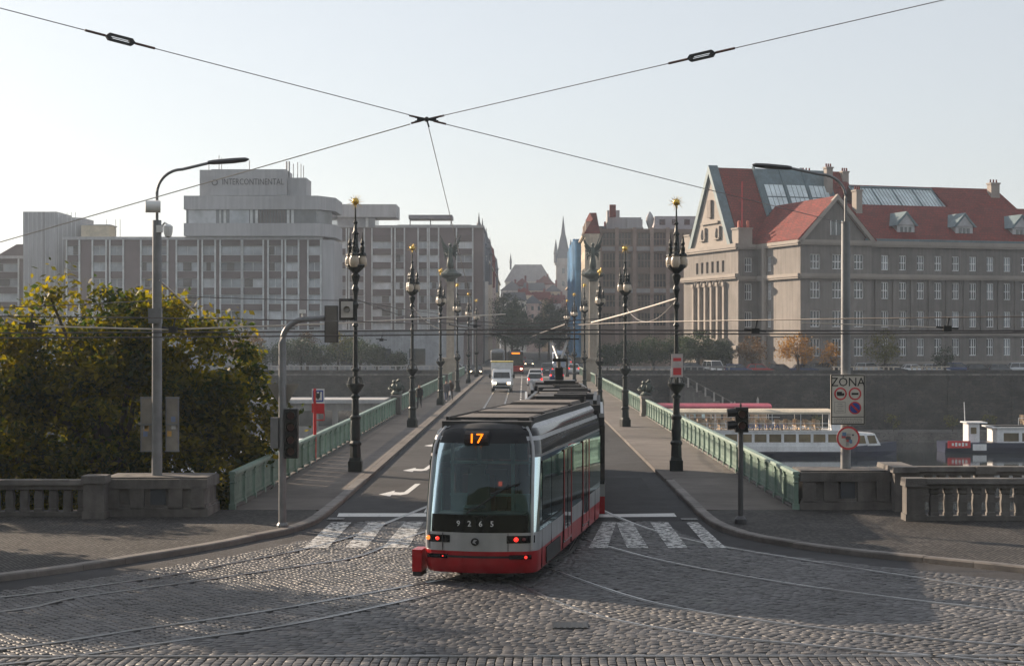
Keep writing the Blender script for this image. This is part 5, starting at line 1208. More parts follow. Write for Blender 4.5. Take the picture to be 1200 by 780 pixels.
def chimney(x, y, z0, z1, w=1.3, d=1.0):
    b = MB(); b.b2(x-w/2,x+w/2,y-d/2,y+d/2,z0,z1); b.b2(x-w/2-0.12,x+w/2+0.12,y-d/2-0.12,y+d/2+0.12,z1,z1+0.25); c = b.build('chimney', M_facl, fac)
    for k in (-0.35,0,0.35): b = MB(); b.lathe([(0.14,0),(0.12,0.55)],(x+k*w,y,z1+0.25),8); b.build('chimney_pot', M_tile, c)
chimney(19.6,7.8,25,32.6,1.1,1.0); chimney(17.6,11.6,30,32.2,1.6,0.9); chimney(RX-1.5,9.6,28,32.2,1.1,0.9)
# block A near wall v=0 (short) and the wing W (u 3.4..15.1, v -14..0)
facade((0,0,0),(1,0,0),3.4,EZ,[(1.1,z0,2.3,z1) for z0,z1 in ROWS[1:]])
rs_ = [(3.0+i*5.2,z0,4.3+i*5.2,z1) for i in (0,) for z0,z1 in ROWS[1:]]
facade((3.4,0,0),(0,-1,0),14,EZ,rs_)
b = MB(); b.tube([(3.2,-2.6,0),(3.2,-2.6,EZ)],0.5,8); b.build('downpipe_shaft', M_facl, fac)
rw = [(1.6+i*3.6,z0,3.2+i*3.6,z1) for i in range(3) for z0,z1 in ROWS]
facade((3.4,-14,0),(1,0,0),11.7,EZ,rw)
WM, WE = 3.4+5.85, EZ+6.6
b = MB(); b.extrude([(3.7,-13.85,EZ),(14.8,-13.85,EZ),(WM,-13.85,WE-0.4)],(0,0.5,0)); b.build('gable', M_fac, fac)
b = MB(); b.b2(WM-0.9,WM+0.9,-13.98,-13.8,EZ+1.0,EZ+3.2); b.build('gable_window', M_win, fac)
for xx in (-0.9,0,0.9): b = MB(); b.b2(WM+xx-0.06,WM+xx+0.06,-14.02,-13.9,EZ+1.0,EZ+3.2); b.build('window_bar', M_frame, fac)
slope('roof_slope', [(2.9,4.2,EZ+0.15),(2.9,-14.5,EZ+0.15),(WM,-14.5,WE),(WM,8,WE)], M_tile)
slope('roof_slope', [(15.6,-14.5,EZ+0.15),(15.6,4.2,EZ+0.15),(WM,8,WE),(WM,-14.5,WE)], M_tile)
for (xa, s) in ((2.75,1),(15.75,-1)):
    b = MB(); b.extrude([(xa,-14.6,EZ-0.05),(xa+s*0.75,-14.6,EZ-0.05),(WM,-14.6,WE-0.35),(WM,-14.6,WE+0.42)],(0,0.7,0)); b.build('gable_coping', M_facl, fac)
for o,u,w in (((3.4,0,0),(0,-1,0),14),((3.4,-14,0),(1,0,0),11.7),((0,0,0),(1,0,0),3.4)):
    ledge(o,u,w,14.5,0.6,0.5); ledge(o,u,w,EZ,0.6,0.5); ledge(o,u,w,5.9,0.4,0.35)
# long front wing F (u 15.1..95, v -13.4)
FL = 80.0; n = 26
rF = [(2.0+i*3.02,z0,3.25+i*3.02,z1) for i in range(n) for z0,z1 in ROWS if 2.0+i*3.02 < 52]
facade((15.1,-13.4,0),(1,0,0),FL,EZ,rF, gl=[M_win,M_win,M_win2])
for i in range(18):
    x = 15.1+1.12+i*3.02; b = MB(); b.b2(x-0.28,x+0.28,-13.65,-13.4,6.3,14.0); b.build('pilaster', M_fac, fac)
for z,dp,h in ((14.5,0.6,0.5),(EZ,0.7,0.6),(5.9,0.4,0.35),(1.6,0.3,0.3)): ledge((15.3,-13.4,0),(1,0,0),FL,z,dp,h)
RZ = 25.6
slope('roof_slope', [(14.0,-13.9,EZ+0.3),(96,-13.9,EZ+0.3),(96,-5.2,RZ),(12.5,-5.2,RZ)], M_tile)
slope('roof_slope', [(96,2,EZ+0.3),(14,2,EZ+0.3),(12.5,-5.2,RZ),(96,-5.2,RZ)], M_tile)
b = MB(); b.b2(14,96,-14.1,-13.6,EZ+0.28,EZ+0.62); b.build('gutter', M_copper, fac)
for i in range(4):
    x = 22.0+i*10.1; y = -12.1
    b = MB(); b.b2(x-1.5,x+1.5,y,y+4,EZ+1.1,EZ+2.9); b.extrude([(x-1.9,y-0.2,EZ+2.9),(x+1.9,y-0.2,EZ+2.9),(x,y-0.2,EZ+4.6)],(0,5,0)); dm = b.build('dormer', mat('dormer white',(0.42,0.42,0.43),0.7), fac)
    for sx in (-1,1): b = MB(); b.extrude([(x+sx*2.05,y-0.35,EZ+2.75),(x+sx*1.6,y-0.35,EZ+2.75),(x,y-0.35,EZ+4.5),(x,y-0.35,EZ+4.95)],(0,5.2,0)); b.build('dormer_roof', M_copper, dm)
    for k in (-0.7,0,0.7): b = MB(); b.b2(x+k-0.24,x+k+0.24,y-0.03,y+0.02,EZ+1.35,EZ+2.6); b.build('dormer_window', M_win, dm)
chimney(16.6,-7.0,24,27.6,1.0,1.4)
# glazed hall roof G behind
GZ0, GZ1 = 24.0, 29.6
GU0, GU1, GU2 = 21.5, 37.3, 48.5
b = MB(); b.extrude([(GU0,-2.0,GZ0),(GU1,-2.0,GZ0),(GU1-1.0,4.5,GZ1),(GU0,4.5,GZ1)],(0,0.15,-0.1)); gh = b.build('hall_glazing', M_skyl, fac)
for i in range(25):
    x = GU0+(GU1-GU0-1)*i/24; b = MB(); b.tube([(x,-2.15,GZ0),(x,4.35,GZ1)],0.06 if i % 6 else 0.16,4); b.build('glazing_bar', M_copper, gh)
for f in (0.25,0.97): b = MB(); b.tube([(GU0,-2.15+6.5*f,GZ0+5.6*f),(GU1-0.8,-2.15+6.5*f,GZ0+5.6*f)],0.18,5); b.build('glazing_rail', M_copper, gh)
slope('roof_slope', [(GU1,-2.2,GZ0),(GU2+2,-2.2,GZ0),(GU2,4.5,GZ1),(GU1-1,4.5,GZ1)], M_tile)
slope('roof_slope', [(GU2+2,11,GZ0),(GU0,11,GZ0),(GU0,4.5,GZ1),(GU2,4.5,GZ1)], M_tile)
chimney(47.2,3.0,26,30.4,1.6,1.2)
# entrance arcade at the foot
for i in range(3):
    x = -0.0; y = 5+i*4.0; b = MB(); b.b2(-1.6,0,y-0.5,y+0.5,0,4.2); b.build('porch_pillar', M_facl, fac)
b = MB(); b.b2(-1.9,0,3.6,14.4,4.2,5.2); b.build('porch_slab', M_facl, fac)
for i in range(2):
    b = MB(); y = 7+i*4.0; b.extrude([(-0.02,y-1.4,0),(-0.02,y+1.4,0)]+[(-0.02,y+1.4*math.cos(a),2.6+1.4*math.sin(a)) for a in [k*PI/8 for k in range(0,9)]],(0.05,0,0)); b.build('doorway', M_dark, fac)
# ================================================================== HOTEL
M_hwall = mat('hotel concrete', (0.37,0.37,0.38), 0.8, var=0.08, scale=0.3, streak=0.12)
M_hpan = mat('hotel brown panel', (0.155,0.125,0.125), 0.8, var=0.1, scale=0.4)
M_hspan = mat('hotel spandrel', (0.125,0.10,0.098), 0.8, var=0.1, scale=0.4)
M_rib = mat('hotel rib', (0.52,0.54,0.54), 0.7)
M_cur = [mat('hotel window pale', (0.5,0.52,0.54), 0.25, var=0.25, scale=0.5), mat('hotel window pale2', (0.40,0.43,0.46), 0.2, var=0.3, scale=0.5), mat('hotel window mid', (0.25,0.26,0.28), 0.15, var=0.3, scale=0.5)]
DH = 290.0; pm = F/DH
def hx(x): return (x-VX)*DH/F
def hz(y): return CAMH-(y-VY)*DH/F
hot = thing('hotel_building', 'long pale concrete hotel block with brown panels and rooftop name sign', 'hotel', (hx(76),DH,0))
def sash(t, o, rects, share=0.28):
    for (x0,z0,x1,z1) in rects:
        if random.random() < share:
            w = (x1-x0)*random.uniform(0.3,0.45); xo = random.choice([0.1,0.3,0.5])*(x1-x0); b = MB(); b.b2(o.x+x0+xo,o.x+x0+xo+w,o.y+0.05,o.y+0.12,z0+0.12,z1-0.1); b.build('open_sash', M_sash, t)
M_sash = mat('sash shade', (0.10,0.09,0.085), 0.3)
def hot_block(t, x0px, x1px, ytop, bays, d, rows_y, pitch_px, win_px, name='facade', back=14.0):
    """facade with real window openings; bays and rows measured on the photograph, turned into metres at distance d"""
    s = d/F; ox = t.location.x; X0, X1 = (x0px-VX)*s-ox, (x1px-VX)*s-ox; H = CAMH-(ytop-VY)*s; y = d-t.location.y
    rects = []
    for (a, c) in bays:
        for ry in rows_y:
            zc = CAMH-(ry-VY)*s
            if zc-win_px*s/2 > 0.5: rects.append(((a-x0px)*s, zc-win_px*s/2, (c-x0px)*s, zc+win_px*s/2))
    o = Vector((X0,y,0)); b = MB(); b.wall(o,(1,0,0),X1-X0,H,rects,0.3); b.b2(X0+0.02,X1-0.02,y+0.5,y+back,0,H-0.02); b.build(name, M_hpan, t, fix=False)
    add_windows(t, o, (1,0,0), rects, M_rib, M_cur, 2, 1, 0.3, ft=0.09); sash(t, o, rects)
    for (a, c) in bays:
        for xx in (a, c):
            b = MB(); xr = X0+(xx-x0px)*s; b.b2(xr-0.13,xr+0.13,y-0.30,y-0.005,0,H); b.build('rib', M_rib, t)
        for i in range(len(rows_y)+1):
            ry = rows_y[0]-pitch_px*0.5+pitch_px*i; z = CAMH-(ry-VY)*s; hh = (pitch_px-win_px)*s
            b = MB(); b.b2(X0+(a-x0px)*s+0.15,X0+(c-x0px)*s-0.15,y-0.10,y-0.004,z-hh/2,z+hh/2); b.build('spandrel', M_hspan, t)
    b = MB(); b.b2(X0-0.2,X1+0.2,y-0.4,y+back,H,H+0.5); b.build('parapet', M_hwall, t)
B1 = [(a/3,c/3) for a,c in ((235,280),(326,374),(387,434),(496,542),(544,590),(621,697),(712,757),(775,850),(853,926),(943,992),(1004,1050),(1083,1128))]
hot_block(hot, 76, 376, 281, B1, DH, [293.5,312.5,331.5,350.5,369.5,388.5], 19.0, 11.0)
ob = hot.location
def hbox(name, x0, x1, y0, y1, d0, d1, m, t=hot, d=DH):
    """box from picture extents at distance d, world depth d0..d1"""
    s = d/F; b = MB(); b.b2((x0-VX)*s-t.location.x,(x1-VX)*s-t.location.x,d0-t.location.y,d1-t.location.y,CAMH-(y1-VY)*s,CAMH-(y0-VY)*s); return b.build(name, m, t)
hbox('end_wall', 376, 391, 281, 460, DH+0.1, DH+14, M_hwall)
# restaurant storey and sign box
def chamfer(name, x0, x1, cut, y0, y1, m, d0=DH-1.2, dep=15):
    s = DH/F; X0,X1,C = (x0-VX)*s-ob.x,(x1-VX)*s-ob.x,(cut-VX)*s-ob.x; b = MB()
    b.prism([(X0,d0-ob.y),(C,d0-ob.y),(X1,d0-ob.y+4.5),(X1,d0-ob.y+dep),(X0,d0-ob.y+dep)], hz(y1), hz(y0)); return b.build(name, m, hot)
chamfer('restaurant_base', 217, 391, 374, 262, 277, M_hwall); chamfer('restaurant_top', 217, 391, 374, 230, 246, M_hwall)
rg = chamfer('restaurant_glazing', 219, 386, 371, 246, 262, mat('restaurant glass',(0.16,0.17,0.18),0.1,var=0.4,scale=0.3), DH-0.6, 13)
for a, c, m in ((222,254,M_cur[0]),(258,260,M_rib),(263,266,M_rib),(270,293,M_cur[1]),(294,297,M_rib),(300,303,M_rib),(337,340,M_rib),(342,345,M_rib)): hbox('curtain', a, c, 246.2, 261.8, DH-0.85, DH-0.62, m)
for i in range(10): hbox('mullion', 304+i*3.3, 305+i*3.3, 246.2, 261.8, DH-0.8, DH-0.63, M_hspan)
hbox('plant_base', 221, 380, 277, 281, DH+1, DH+12, M_hspan)
hbox('sign_wall', 248, 335, 198.5, 229, DH-0.2, DH+8, M_hwall); hbox('sign_wall_side', 232, 247.5, 198, 230, DH+1.5, DH+9, M_hwall); hbox('sign_wall_side', 335.5, 357, 207, 230, DH+2, DH+9, M_hwall)
M_hl = mat('sign lettering', (0.09,0.085,0.09), 0.5)
s = DH/F
text('sign_lettering', 'INTERCONTINENTAL', 1.5, M_hl, hot, ((296.5-VX)*s-ob.x, -0.25, hz(213.5)), sx=0.72, ext=0.03)
b = MB(); n_ = 20; b.loft([[((252-VX)*s-ob.x+rr*math.cos(2*PI*k/n_), yy, hz(214)+rr*math.sin(2*PI*k/n_)) for k in range(n_)] for rr, yy in ((0.55,-0.22),(0.55,-0.30),(0.36,-0.30),(0.36,-0.22))], True, False); b.build('round_logo', M_hl, hot)
for x, y0 in ((241,187),(253,180),(256,183),(289,186),(333,187),(336,187),(341,190),(346,188),(350,190),(353,192)):
    b = MB(); b.tube([((x-VX)*s-ob.x,3,hz(207)),((x-VX)*s-ob.x,3,hz(y0))],0.14 if x in (333,336) else 0.07,6); b.build('aerial', M_galv, hot)
# stair tower left, small beige plant room, further left wing
tw = thing('hotel_stair_tower', 'tall windowless pale ribbed tower at the hotel end', 'tower', W(27,398,300)-Vector((0,0,5)))
b = MB(); wT = 66*300/F; hT = CAMH+150*300/F
b.b2(0,wT*0.6,0,10,0,hT); b.prism([(wT*0.6,0.0),(wT,2.5),(wT,10),(wT*0.6,10)],0,hT-0.9); b.build('wall', M_hwall, tw)
for i in range(13): b = MB(); b.b2(0.2+i*0.75,0.28+i*0.75,-0.06,-0.003,0,hT-0.1); b.build('wall_rib', M_rib, tw)
b = MB(); b.b2(wT*0.37,wT*0.375,-0.07,-0.004,0,hT); b.build('joint', M_hspan, tw)
pl = thing('plant_room', 'small beige rooftop plant room behind the hotel roof', 'rooftop hut', W(95,282,300)); b = MB(); b.b2(0,5.0,0,5,-0.3,2.7); b.build('wall', mat('beige render',(0.55,0.48,0.36),0.8), pl); b = MB(); b.b2(-0.15,5.15,-0.15,5.15,2.7,2.85); b.build('roof_edge', M_hwall, pl)
for x in (4.0,5.6,6.4): b = MB(); b.tube([(x,2,2.6 if x < 5 else 0),(x,2,3.9)],0.05,5); b.build('aerial', M_galv, pl)
hw = thing('hotel_wing', 'further hotel wing with striped window bands beside the ribbed tower', 'hotel', ((-40-VX)*310/F,310,0))
hot_block(hw, -40, 27, 303, [(-38,-18),(-14,22)], 310, [313.5,331,348.5,366], 17.6, 10, 'facade', 10)
b = MB(); s2 = 310/F; b.extrude([((0-VX)*s2-hw.location.x-3,6,CAMH-(303-VY)*s2+0.5),((27-VX)*s2-hw.location.x,6,CAMH-(303-VY)*s2+0.5),((27-VX)*s2-hw.location.x,6,CAMH-(284-VY)*s2),((8-VX)*s2-hw.location.x,6,CAMH-(284-VY)*s2)],(0,5,0)); b.build('roof', M_hspan, hw)
# second block to the right, set back
D2 = 340.0; h2 = thing('hotel_annex', 'darker hotel block with white ribs beside the street', 'hotel', ((390-VX)*D2/F, D2, 0))
rows2 = [287,302.9,318.8,334.7,350.6,366.5,382.4]
B2 = [(394,428)] and [(395,406),(409,427),(436,459),(463,474),(490,501),(503,514),(535,554)]
hot_block(h2, 390, 566, 267, B2, D2, rows2, 15.9, 8.6, 'facade', 16)
def h2box(name, x0, x1, y0, y1, d0, d1, m): return hbox(name, x0, x1, y0, y1, d0, d1, m, h2, D2)
h2box('upper_slab', 391, 465, 240, 255, D2-1.5, D2+8, M_hwall); h2box('upper_glazing', 391, 440, 255, 266.5, D2-0.6, D2+8, M_cur[2]); h2box('upper_mullion', 429, 432, 255, 266.5, D2-0.9, D2-0.62, M_rib)
h2box('pergola_beam', 479, 530, 252, 256.5, D2-0.6, D2+6, mat('pergola',(0.2,0.19,0.21),0.7)); 
for x in (480,504,528): h2box('pergola_post', x, x+1, 256.5, 267, D2, D2+0.5, M_hpan)
h2box('roof_kerb', 465, 552, 262.5, 266.4, D2+2, D2+10, M_hwall)
# podium and lower terrace between trees
pod = thing('hotel_podium', 'low blue-grey podium wall under the hotel', 'wall', (hx(330),268,0)); b = MB(); b.b2(-40,31,0,20,0,6.2); b.build('wall', mat('podium',(0.34,0.35,0.37),0.8,streak=0.15), pod); b = MB(); b.b2(-40.2,31.2,-0.2,20.2,6.2,6.6); b.build('coping', M_hwall, pod)
for i in range(9): b = MB(); b.b2(-20+i*5.4,-17.5+i*5.4,-0.05,-0.003,1.0,3.6); b.build('window', M_win, pod)
kio = thing('quay_pavilion', 'flat grey pavilion with pale roof edge on the hotel quay', 'pavilion', (-36,226,-9)); b = MB(); b.b2(0,17,0,9,0.2,5.6); b.build('wall', mat('pavilion grey',(0.27,0.26,0.25),0.8,streak=0.2), kio); b = MB(); b.b2(-0.6,17.6,-0.6,9.6,5.6,6.1); b.build('roof', M_hwall, kio)
for i in range(6): b = MB(); b.b2(1+i*2.6,2.8+i*2.6,-0.05,-0.002,2.6,4.6); b.build('window', M_win, kio)

# ================================================================== STREET HOUSES
M_roofd = mat('slate roof', (0.10,0.10,0.115), 0.7, var=0.2, scale=0.5)
def house(label, side, X, d0, d1, h, m, roofm, floors=5, turret=False, group=None, nwin=4, dep=14):
    """tenement along the street: its street front faces the road; side -1 left, +1 right"""
    t = thing('tenement_house', label, 'building', (X, d0, 0)); L = d1-d0
    fh = (h-1.0)/floors; rects = [(0.8+i*(L-1.0)/nwin, 0.9+fh*k+0.5, 0.8+i*(L-1.0)/nwin+1.3, 0.9+fh*k+fh*0.72) for i in range(nwin) for k in range(floors)]
    if side < 0: o, u = Vector((0,0,0)), Vector((0,1,0))
    else: o, u = Vector((0,L,0)), Vector((0,-1,0))
    b = MB(); b.wall(o,u,L,h,rects,0.25)
    b.b2(side*0.4, side*dep, 0.01, L-0.01, 0, h-0.02); b.build('wall', m, t, fix=False)
    add_windows(t,o,u,rects,M_frame,[M_win],2,2,0.25)
    fo = Vector((min(0,side*dep),0,0)); fr = [(1.2+i*3.2,0.9+fh*k+0.5,2.5+i*3.2,0.9+fh*k+fh*0.72) for i in range(int((dep-1.5)/3.2)) for k in range(floors)]
    b = MB(); b.wall(fo,(1,0,0),dep,h,fr,0.25); b.build('end_wall', m, t, fix=False); add_windows(t,fo,(1,0,0),fr,M_frame,[M_win],2,2,0.25)
    for z in (h*0.24,h*0.98): b = MB(); b.b2(-side*0.5,side*0.05,-0.3,L+0.3,z,z+0.35); b.build('cornice', m, t)
    b = MB(); x0, x1 = (-side*0.2, side*dep); b.loft([[(x0,-0.1,h),(x1,-0.1,h),(x1,L+0.1,h),(x0,L+0.1,h)],[(side*2.2,0.8,h+4.0),(side*(dep-2),0.8,h+4.0),(side*(dep-2),L-0.8,h+4.0),(side*2.2,L-0.8,h+4.0)]]); rf = b.build('roof', roofm, t)
    for i in range(3): b = MB(); yy = (i+0.5)*L/3; b.b2(side*0.2,side*2.2,yy-0.7,yy+0.7,h+0.4,h+2.6); b.build('dormer', m, rf)
    b = MB(); b.b2(side*5,side*6.2,L*0.3,L*0.3+1,h+3.6,h+6.0); b.build('chimney', M_tile, rf)
    if turret:
        b = MB(); b.lathe([(1.5,h-6),(1.6,h+1.5),(1.9,h+1.8),(1.5,h+2.2),(1.2,h+5),(0.5,h+6),(0.25,h+6.6),(0.03,h+8.6)],(side*0.6,1.6,0),10); b.build('turret', roofm, t)
    return t
cr, og, pk, gr2, pw = mat('cream plaster',(0.50,0.43,0.33),0.85,streak=0.15), mat('ochre plaster',(0.45,0.34,0.22),0.85,streak=0.15), mat('rose plaster',(0.45,0.33,0.29),0.85,streak=0.15), mat('grey plaster',(0.34,0.33,0.33),0.85,streak=0.15), mat('pale plaster',(0.52,0.50,0.46),0.85,streak=0.15)
house('grey corner tenement next to the hotel annex', -1, -9.0, 362, 392, 23.5, gr2, M_roofd, 6, True)
house('pale tenement with turret beyond the grey corner house', -1, -9.0, 393, 432, 24.5, pw, M_roofd, 6, True)
house('cream tenement with corner turret midway along the street', -1, -9.0, 433, 490, 25.0, cr, M_roofd, 6, True, nwin=6)
house('rose tenement far down the hotel side of the street', -1, -9.2, 491, 560, 26.0, pk, M_tile, 6, True, nwin=7)
house('last ochre tenement on the hotel side of the street', -1, -9.4, 561, 660, 26.5, og, M_roofd, 6, True, nwin=8)
house('narrow cream corner house with sunlit end at the street mouth', 1, 11.5, 322, 344, 25.0, cr, M_tile, 7, False, nwin=4, dep=2.9)
sc_h = house('house wrapped in blue scaffold netting', 1, 12.0, 345, 400, 24.0, pw, M_roofd, 6, False, nwin=6)
b = MB(); b.b2(-1.6,-1.5,-0.5,50,1.5,25.2)
for i in range(18): b.b2(-1.7-0.12*(i % 3),-1.45,i*2.8,i*2.8+2.7,2+(i % 2)*0.3,25.0+(i % 4)*0.3)
b.b2(-1.6,3.5,-0.75,-0.65,1.5,25.3); b.build('scaffold_net', mat('blue net',(0.10,0.28,0.50),0.8,var=0.3,scale=0.4,streak=0.3), sc_h)
house('ochre tenement beyond the blue scaffolding', 1, 11.9, 402, 470, 19.0, og, M_tile, 5, False, nwin=7)
house('pink tenement far down the faculty side of the street', 1, 11.6, 472, 560, 14.5, pk, M_tile, 4, False, nwin=8)
house('grey tenement at the far end of the faculty side', 1, 11.4, 562, 650, 12.5, gr2, M_roofd, 3, False, nwin=8)
# brown glass office block behind the winged column
D3 = 325.0; of = thing('office_block', 'brown modern office block with gridded glass front', 'building', ((700-VX)*D3/F, D3, 0), 0)
M_obr = mat('office brown', (0.20,0.145,0.115), 0.7, var=0.1, scale=0.4); M_og = [mat('office glass', (0.07,0.065,0.065),0.12,var=0.4,scale=0.3), mat('office glass2',(0.12,0.10,0.085),0.12,var=0.4,scale=0.3)]
s3 = D3/F; Wd3, H3 = 92*s3, CAMH-(268-VY)*s3; rects = []
rows3 = [(272,288),(296,314),(320,337),(345,360),(366,382)]
for (a, c) in ((6,22),(24,40),(47,63),(65,81),(84,91)):
    for (ya, yb) in rows3: rects.append((a*s3, CAMH-(yb-VY)*s3, c*s3, CAMH-(ya-VY)*s3))
b = MB(); b.wall((0,0,0),(1,0,0),Wd3,H3,rects,0.5); b.b2(0.02,Wd3+14,0.8,25,0,H3-0.02); b.b2(0,0.9,0.02,25,0,H3-0.01); b.build('facade', M_obr, of, fix=False); add_windows(of,(0,0,0),(1,0,0),rects,M_obr,M_og,4,2,0.5,ft=0.16)
for a in (3,22.8,43.5,63.8,82.5): b = MB(); b.b2(a*s3-0.35,a*s3+0.35,-0.5,-0.005,0,H3+0.2); b.build('fin', mat('fin',(0.27,0.20,0.165),0.7), of)
for (ya, yb) in ((289,294),(338,343)): b = MB(); b.b2(0.1,Wd3,-0.25,-0.006,CAMH-(yb-VY)*s3,CAMH-(ya-VY)*s3); b.build('balcony_band', mat('band grey',(0.30,0.29,0.29),0.7), of)
b = MB(); b.b2(2.2,8.8,6,12,H3,H3+2.6); b.b2(2.2,4.6,6.2,10,H3+2.6,H3+4.0); b.b2(6,9,5.6,11,H3+0.5,H3+2.2); b.build('roof_plant', M_hwall, of)
b = MB(); b.lathe([(0.1,H3),(0.7,H3+1.6),(0.85,H3+2.4),(0.55,H3+3.2),(0.05,H3+3.9)],(10.6,8,0),12); b.build('roof_dome', M_hwall, of, True)
b = MB(); b.b2(11.5,26,7,18,H3,H3+2.9); b.build('attic', mat('attic grey',(0.36,0.34,0.36),0.7), of)
for i in range(5): b = MB(); b.b2(12.4+i*2.4,13.5+i*2.4,6.95,7.0-0.003,H3+1.2,H3+2.3); b.build('attic_window', M_win, of)
# column monuments with winged figures at the bridge end
def victory(label, X, d):
    t = thing('victory_column', label, 'column', (X,d,0)); M_vc = mat('column stone',(0.36,0.305,0.245),0.8,streak=0.15)
    b = MB(); b.b2(-1.0,1.0,-1.0,1.0,0,2.6); b.b2(-1.15,1.15,-1.15,1.15,2.6,2.9); b.build('pedestal', M_vc, t)
    b = MB(); b.box((0,0,7.4),(0.9,0.9,9.0),top=0.9); b.build('shaft', M_vc, t); b = MB(); b.lathe([(0.55,11.8),(0.62,12.1),(0.9,12.3),(1.35,12.5),(1.4,12.7),(0.9,12.95),(0.5,13.3)],n=12); b.build('capital', M_bronze, t)
    b = MB(); b.lathe([(0.30,13.2),(0.45,13.6),(0.36,14.3),(0.24,14.8),(0.30,15.2),(0.32,15.6),(0.16,15.85),(0.1,15.95)],n=10); b.sphere((0,0,16.13),0.21,10); b.tube([(0.25,0,15.6),(0.5,-0.1,16.2),(0.75,-0.1,16.9)],[0.1,0.08,0.06],6); b.tube([(-0.25,0,15.6),(-0.5,-0.2,15.2),(-0.4,-0.4,14.9)],[0.1,0.08,0.06],6); b.build('figure', M_bronze, t, True)
    for sx in (-1,1):
        b = MB()
        for k in range(6): b.tube([(sx*0.1,0.15,15.5-0.08*k),(sx*(0.75-0.03*k),0.3,16.2-0.28*k),(sx*(1.25-0.12*k),0.35,17.3-0.6*k)],[0.13,0.12,0.03],5)
        b.build('wing', M_bronze, t)
    b = MB(); b.tube([(0.72,-0.1,16.8),(0.9,-0.1,17.6)],0.03,5); b.build('palm_branch', M_bronze, t)
victory('stone column with winged bronze figure on the hotel side', AX-8.35, 200); victory('stone column with winged bronze figure on the faculty side', AX+8.35, 200)

# ================================================================== OLD TOWN BEYOND THE STREET
twr = thing('clock_tower', 'old town tower with steep spire and corner turrets', 'tower', ((660-VX)*800/F,800,0)); M_tw = mat('tower stone',(0.30,0.27,0.25),0.9,var=0.2,scale=0.3,streak=0.2)
b = MB(); b.b2(-3.4,3.4,-3.4,3.4,0,40); b.build('shaft', M_tw, twr); b = MB(); b.b2(-4.0,4.0,-4.0,4.0,40,43); b.build('gallery', M_tw, twr); b = MB(); b.loft([[(-3.3,-3.3,43),(3.3,-3.3,43),(3.3,3.3,43),(-3.3,3.3,43)],[(-1.6,-1.6,52),(1.6,-1.6,52),(1.6,1.6,52),(-1.6,1.6,52)],[(-1.0,-1.0,54.5),(1.0,-1.0,54.5),(1.0,1.0,54.5),(-1.0,1.0,54.5)],[(-0.06,-0.06,63),(0.06,-0.06,63),(0.06,0.06,63),(-0.06,0.06,63)]]); b.build('spire', M_roofd, twr)
for sx in (-1,1):
    for sy in (-1,1): b = MB(); b.lathe([(0.9,41),(0.9,45),(1.1,45.4),(0.04,52)],(sx*3.5,sy*3.5,0),8); b.build('turret', M_roofd, twr)
for z in (12,22,30,36): b = MB(); b.b2(-0.6,0.6,-3.5,-3.41,z,z+2.4); b.build('window', M_win, twr)
big = thing('theatre_building', 'wide pale building with large hipped roof closing the street', 'building', ((619-VX)*820/F,820,0))
b = MB(); b.b2(-11,11,0,20,0,33); b.build('wall', pw, big); b = MB(); b.loft([[(-11.5,-0.5,33),(11.5,-0.5,33),(11.5,20,33),(-11.5,20,33)],[(-6.5,8,41.5),(6.5,8,41.5),(6.5,12,41.5),(-6.5,12,41.5)]]); rf = b.build('roof', mat('grey tile',(0.20,0.18,0.18),0.8), big); b = MB(); b.lathe([(0.5,41),(0.5,44),(0.7,44.3),(0.03,49)],(-8.5,8,-2),8); b.build('ridge_turret', M_roofd, rf)
for i in range(8): b = MB(); b.b2(-10+i*2.6,-8.8+i*2.6,-0.08,-0.004,27,30.5); b.build('window', M_win, big)
oc = [pw,cr,pk,og,gr2]
tone = ['pale','cream','rose','ochre','grey']
for i,(x,d,w,h) in enumerate(((604,700,9,21),(614,725,8,24),(624,705,8,20),(634,730,9,22),(600,760,10,27),(612,770,9,29),(626,765,10,27),(638,775,10,30),(648,740,7,26),(654,705,7,20))):
    t = thing('town_house', f'{tone[i % 5]} gabled town house number of the roofs below the hipped building' if False else f'{tone[i % 5]} old town house with {"red" if i % 2 else "dark"} gabled roof, {"nearer row" if d < 735 else "upper row"} at the street end', 'house', ((x-VX)*d/F,d,0))
    b = MB(); b.b2(-w/2,w/2,0,9,0,h); b.build('wall', oc[i % 5], t); b = MB(); b.extrude([(-w/2-0.3,-0.3,h),(w/2+0.3,-0.3,h),(0,-0.3,h+w*0.42)] if i % 3 else [(-w/2-0.3,-0.3,h),(w/2+0.3,-0.3,h),(w/2-0.5,-0.3,h+3.5),(-w/2+0.5,-0.3,h+3.5)],(0,9.6,0)); rf = b.build('roof', M_tile if i % 2 else M_roofd, t)
    b = MB(); b.b2(1,1.9,3,3.9,h+1,h+5); b.build('chimney', M_tile, rf)
    for k in range(3):
        for j in range(5): b = MB(); xx = -w/2+w*(k+0.5)/3; zz = h-2.8-j*3.3; b.b2(xx-0.5,xx+0.5,-0.06,-0.003,zz,zz+1.7); b.build('window', M_win, t)

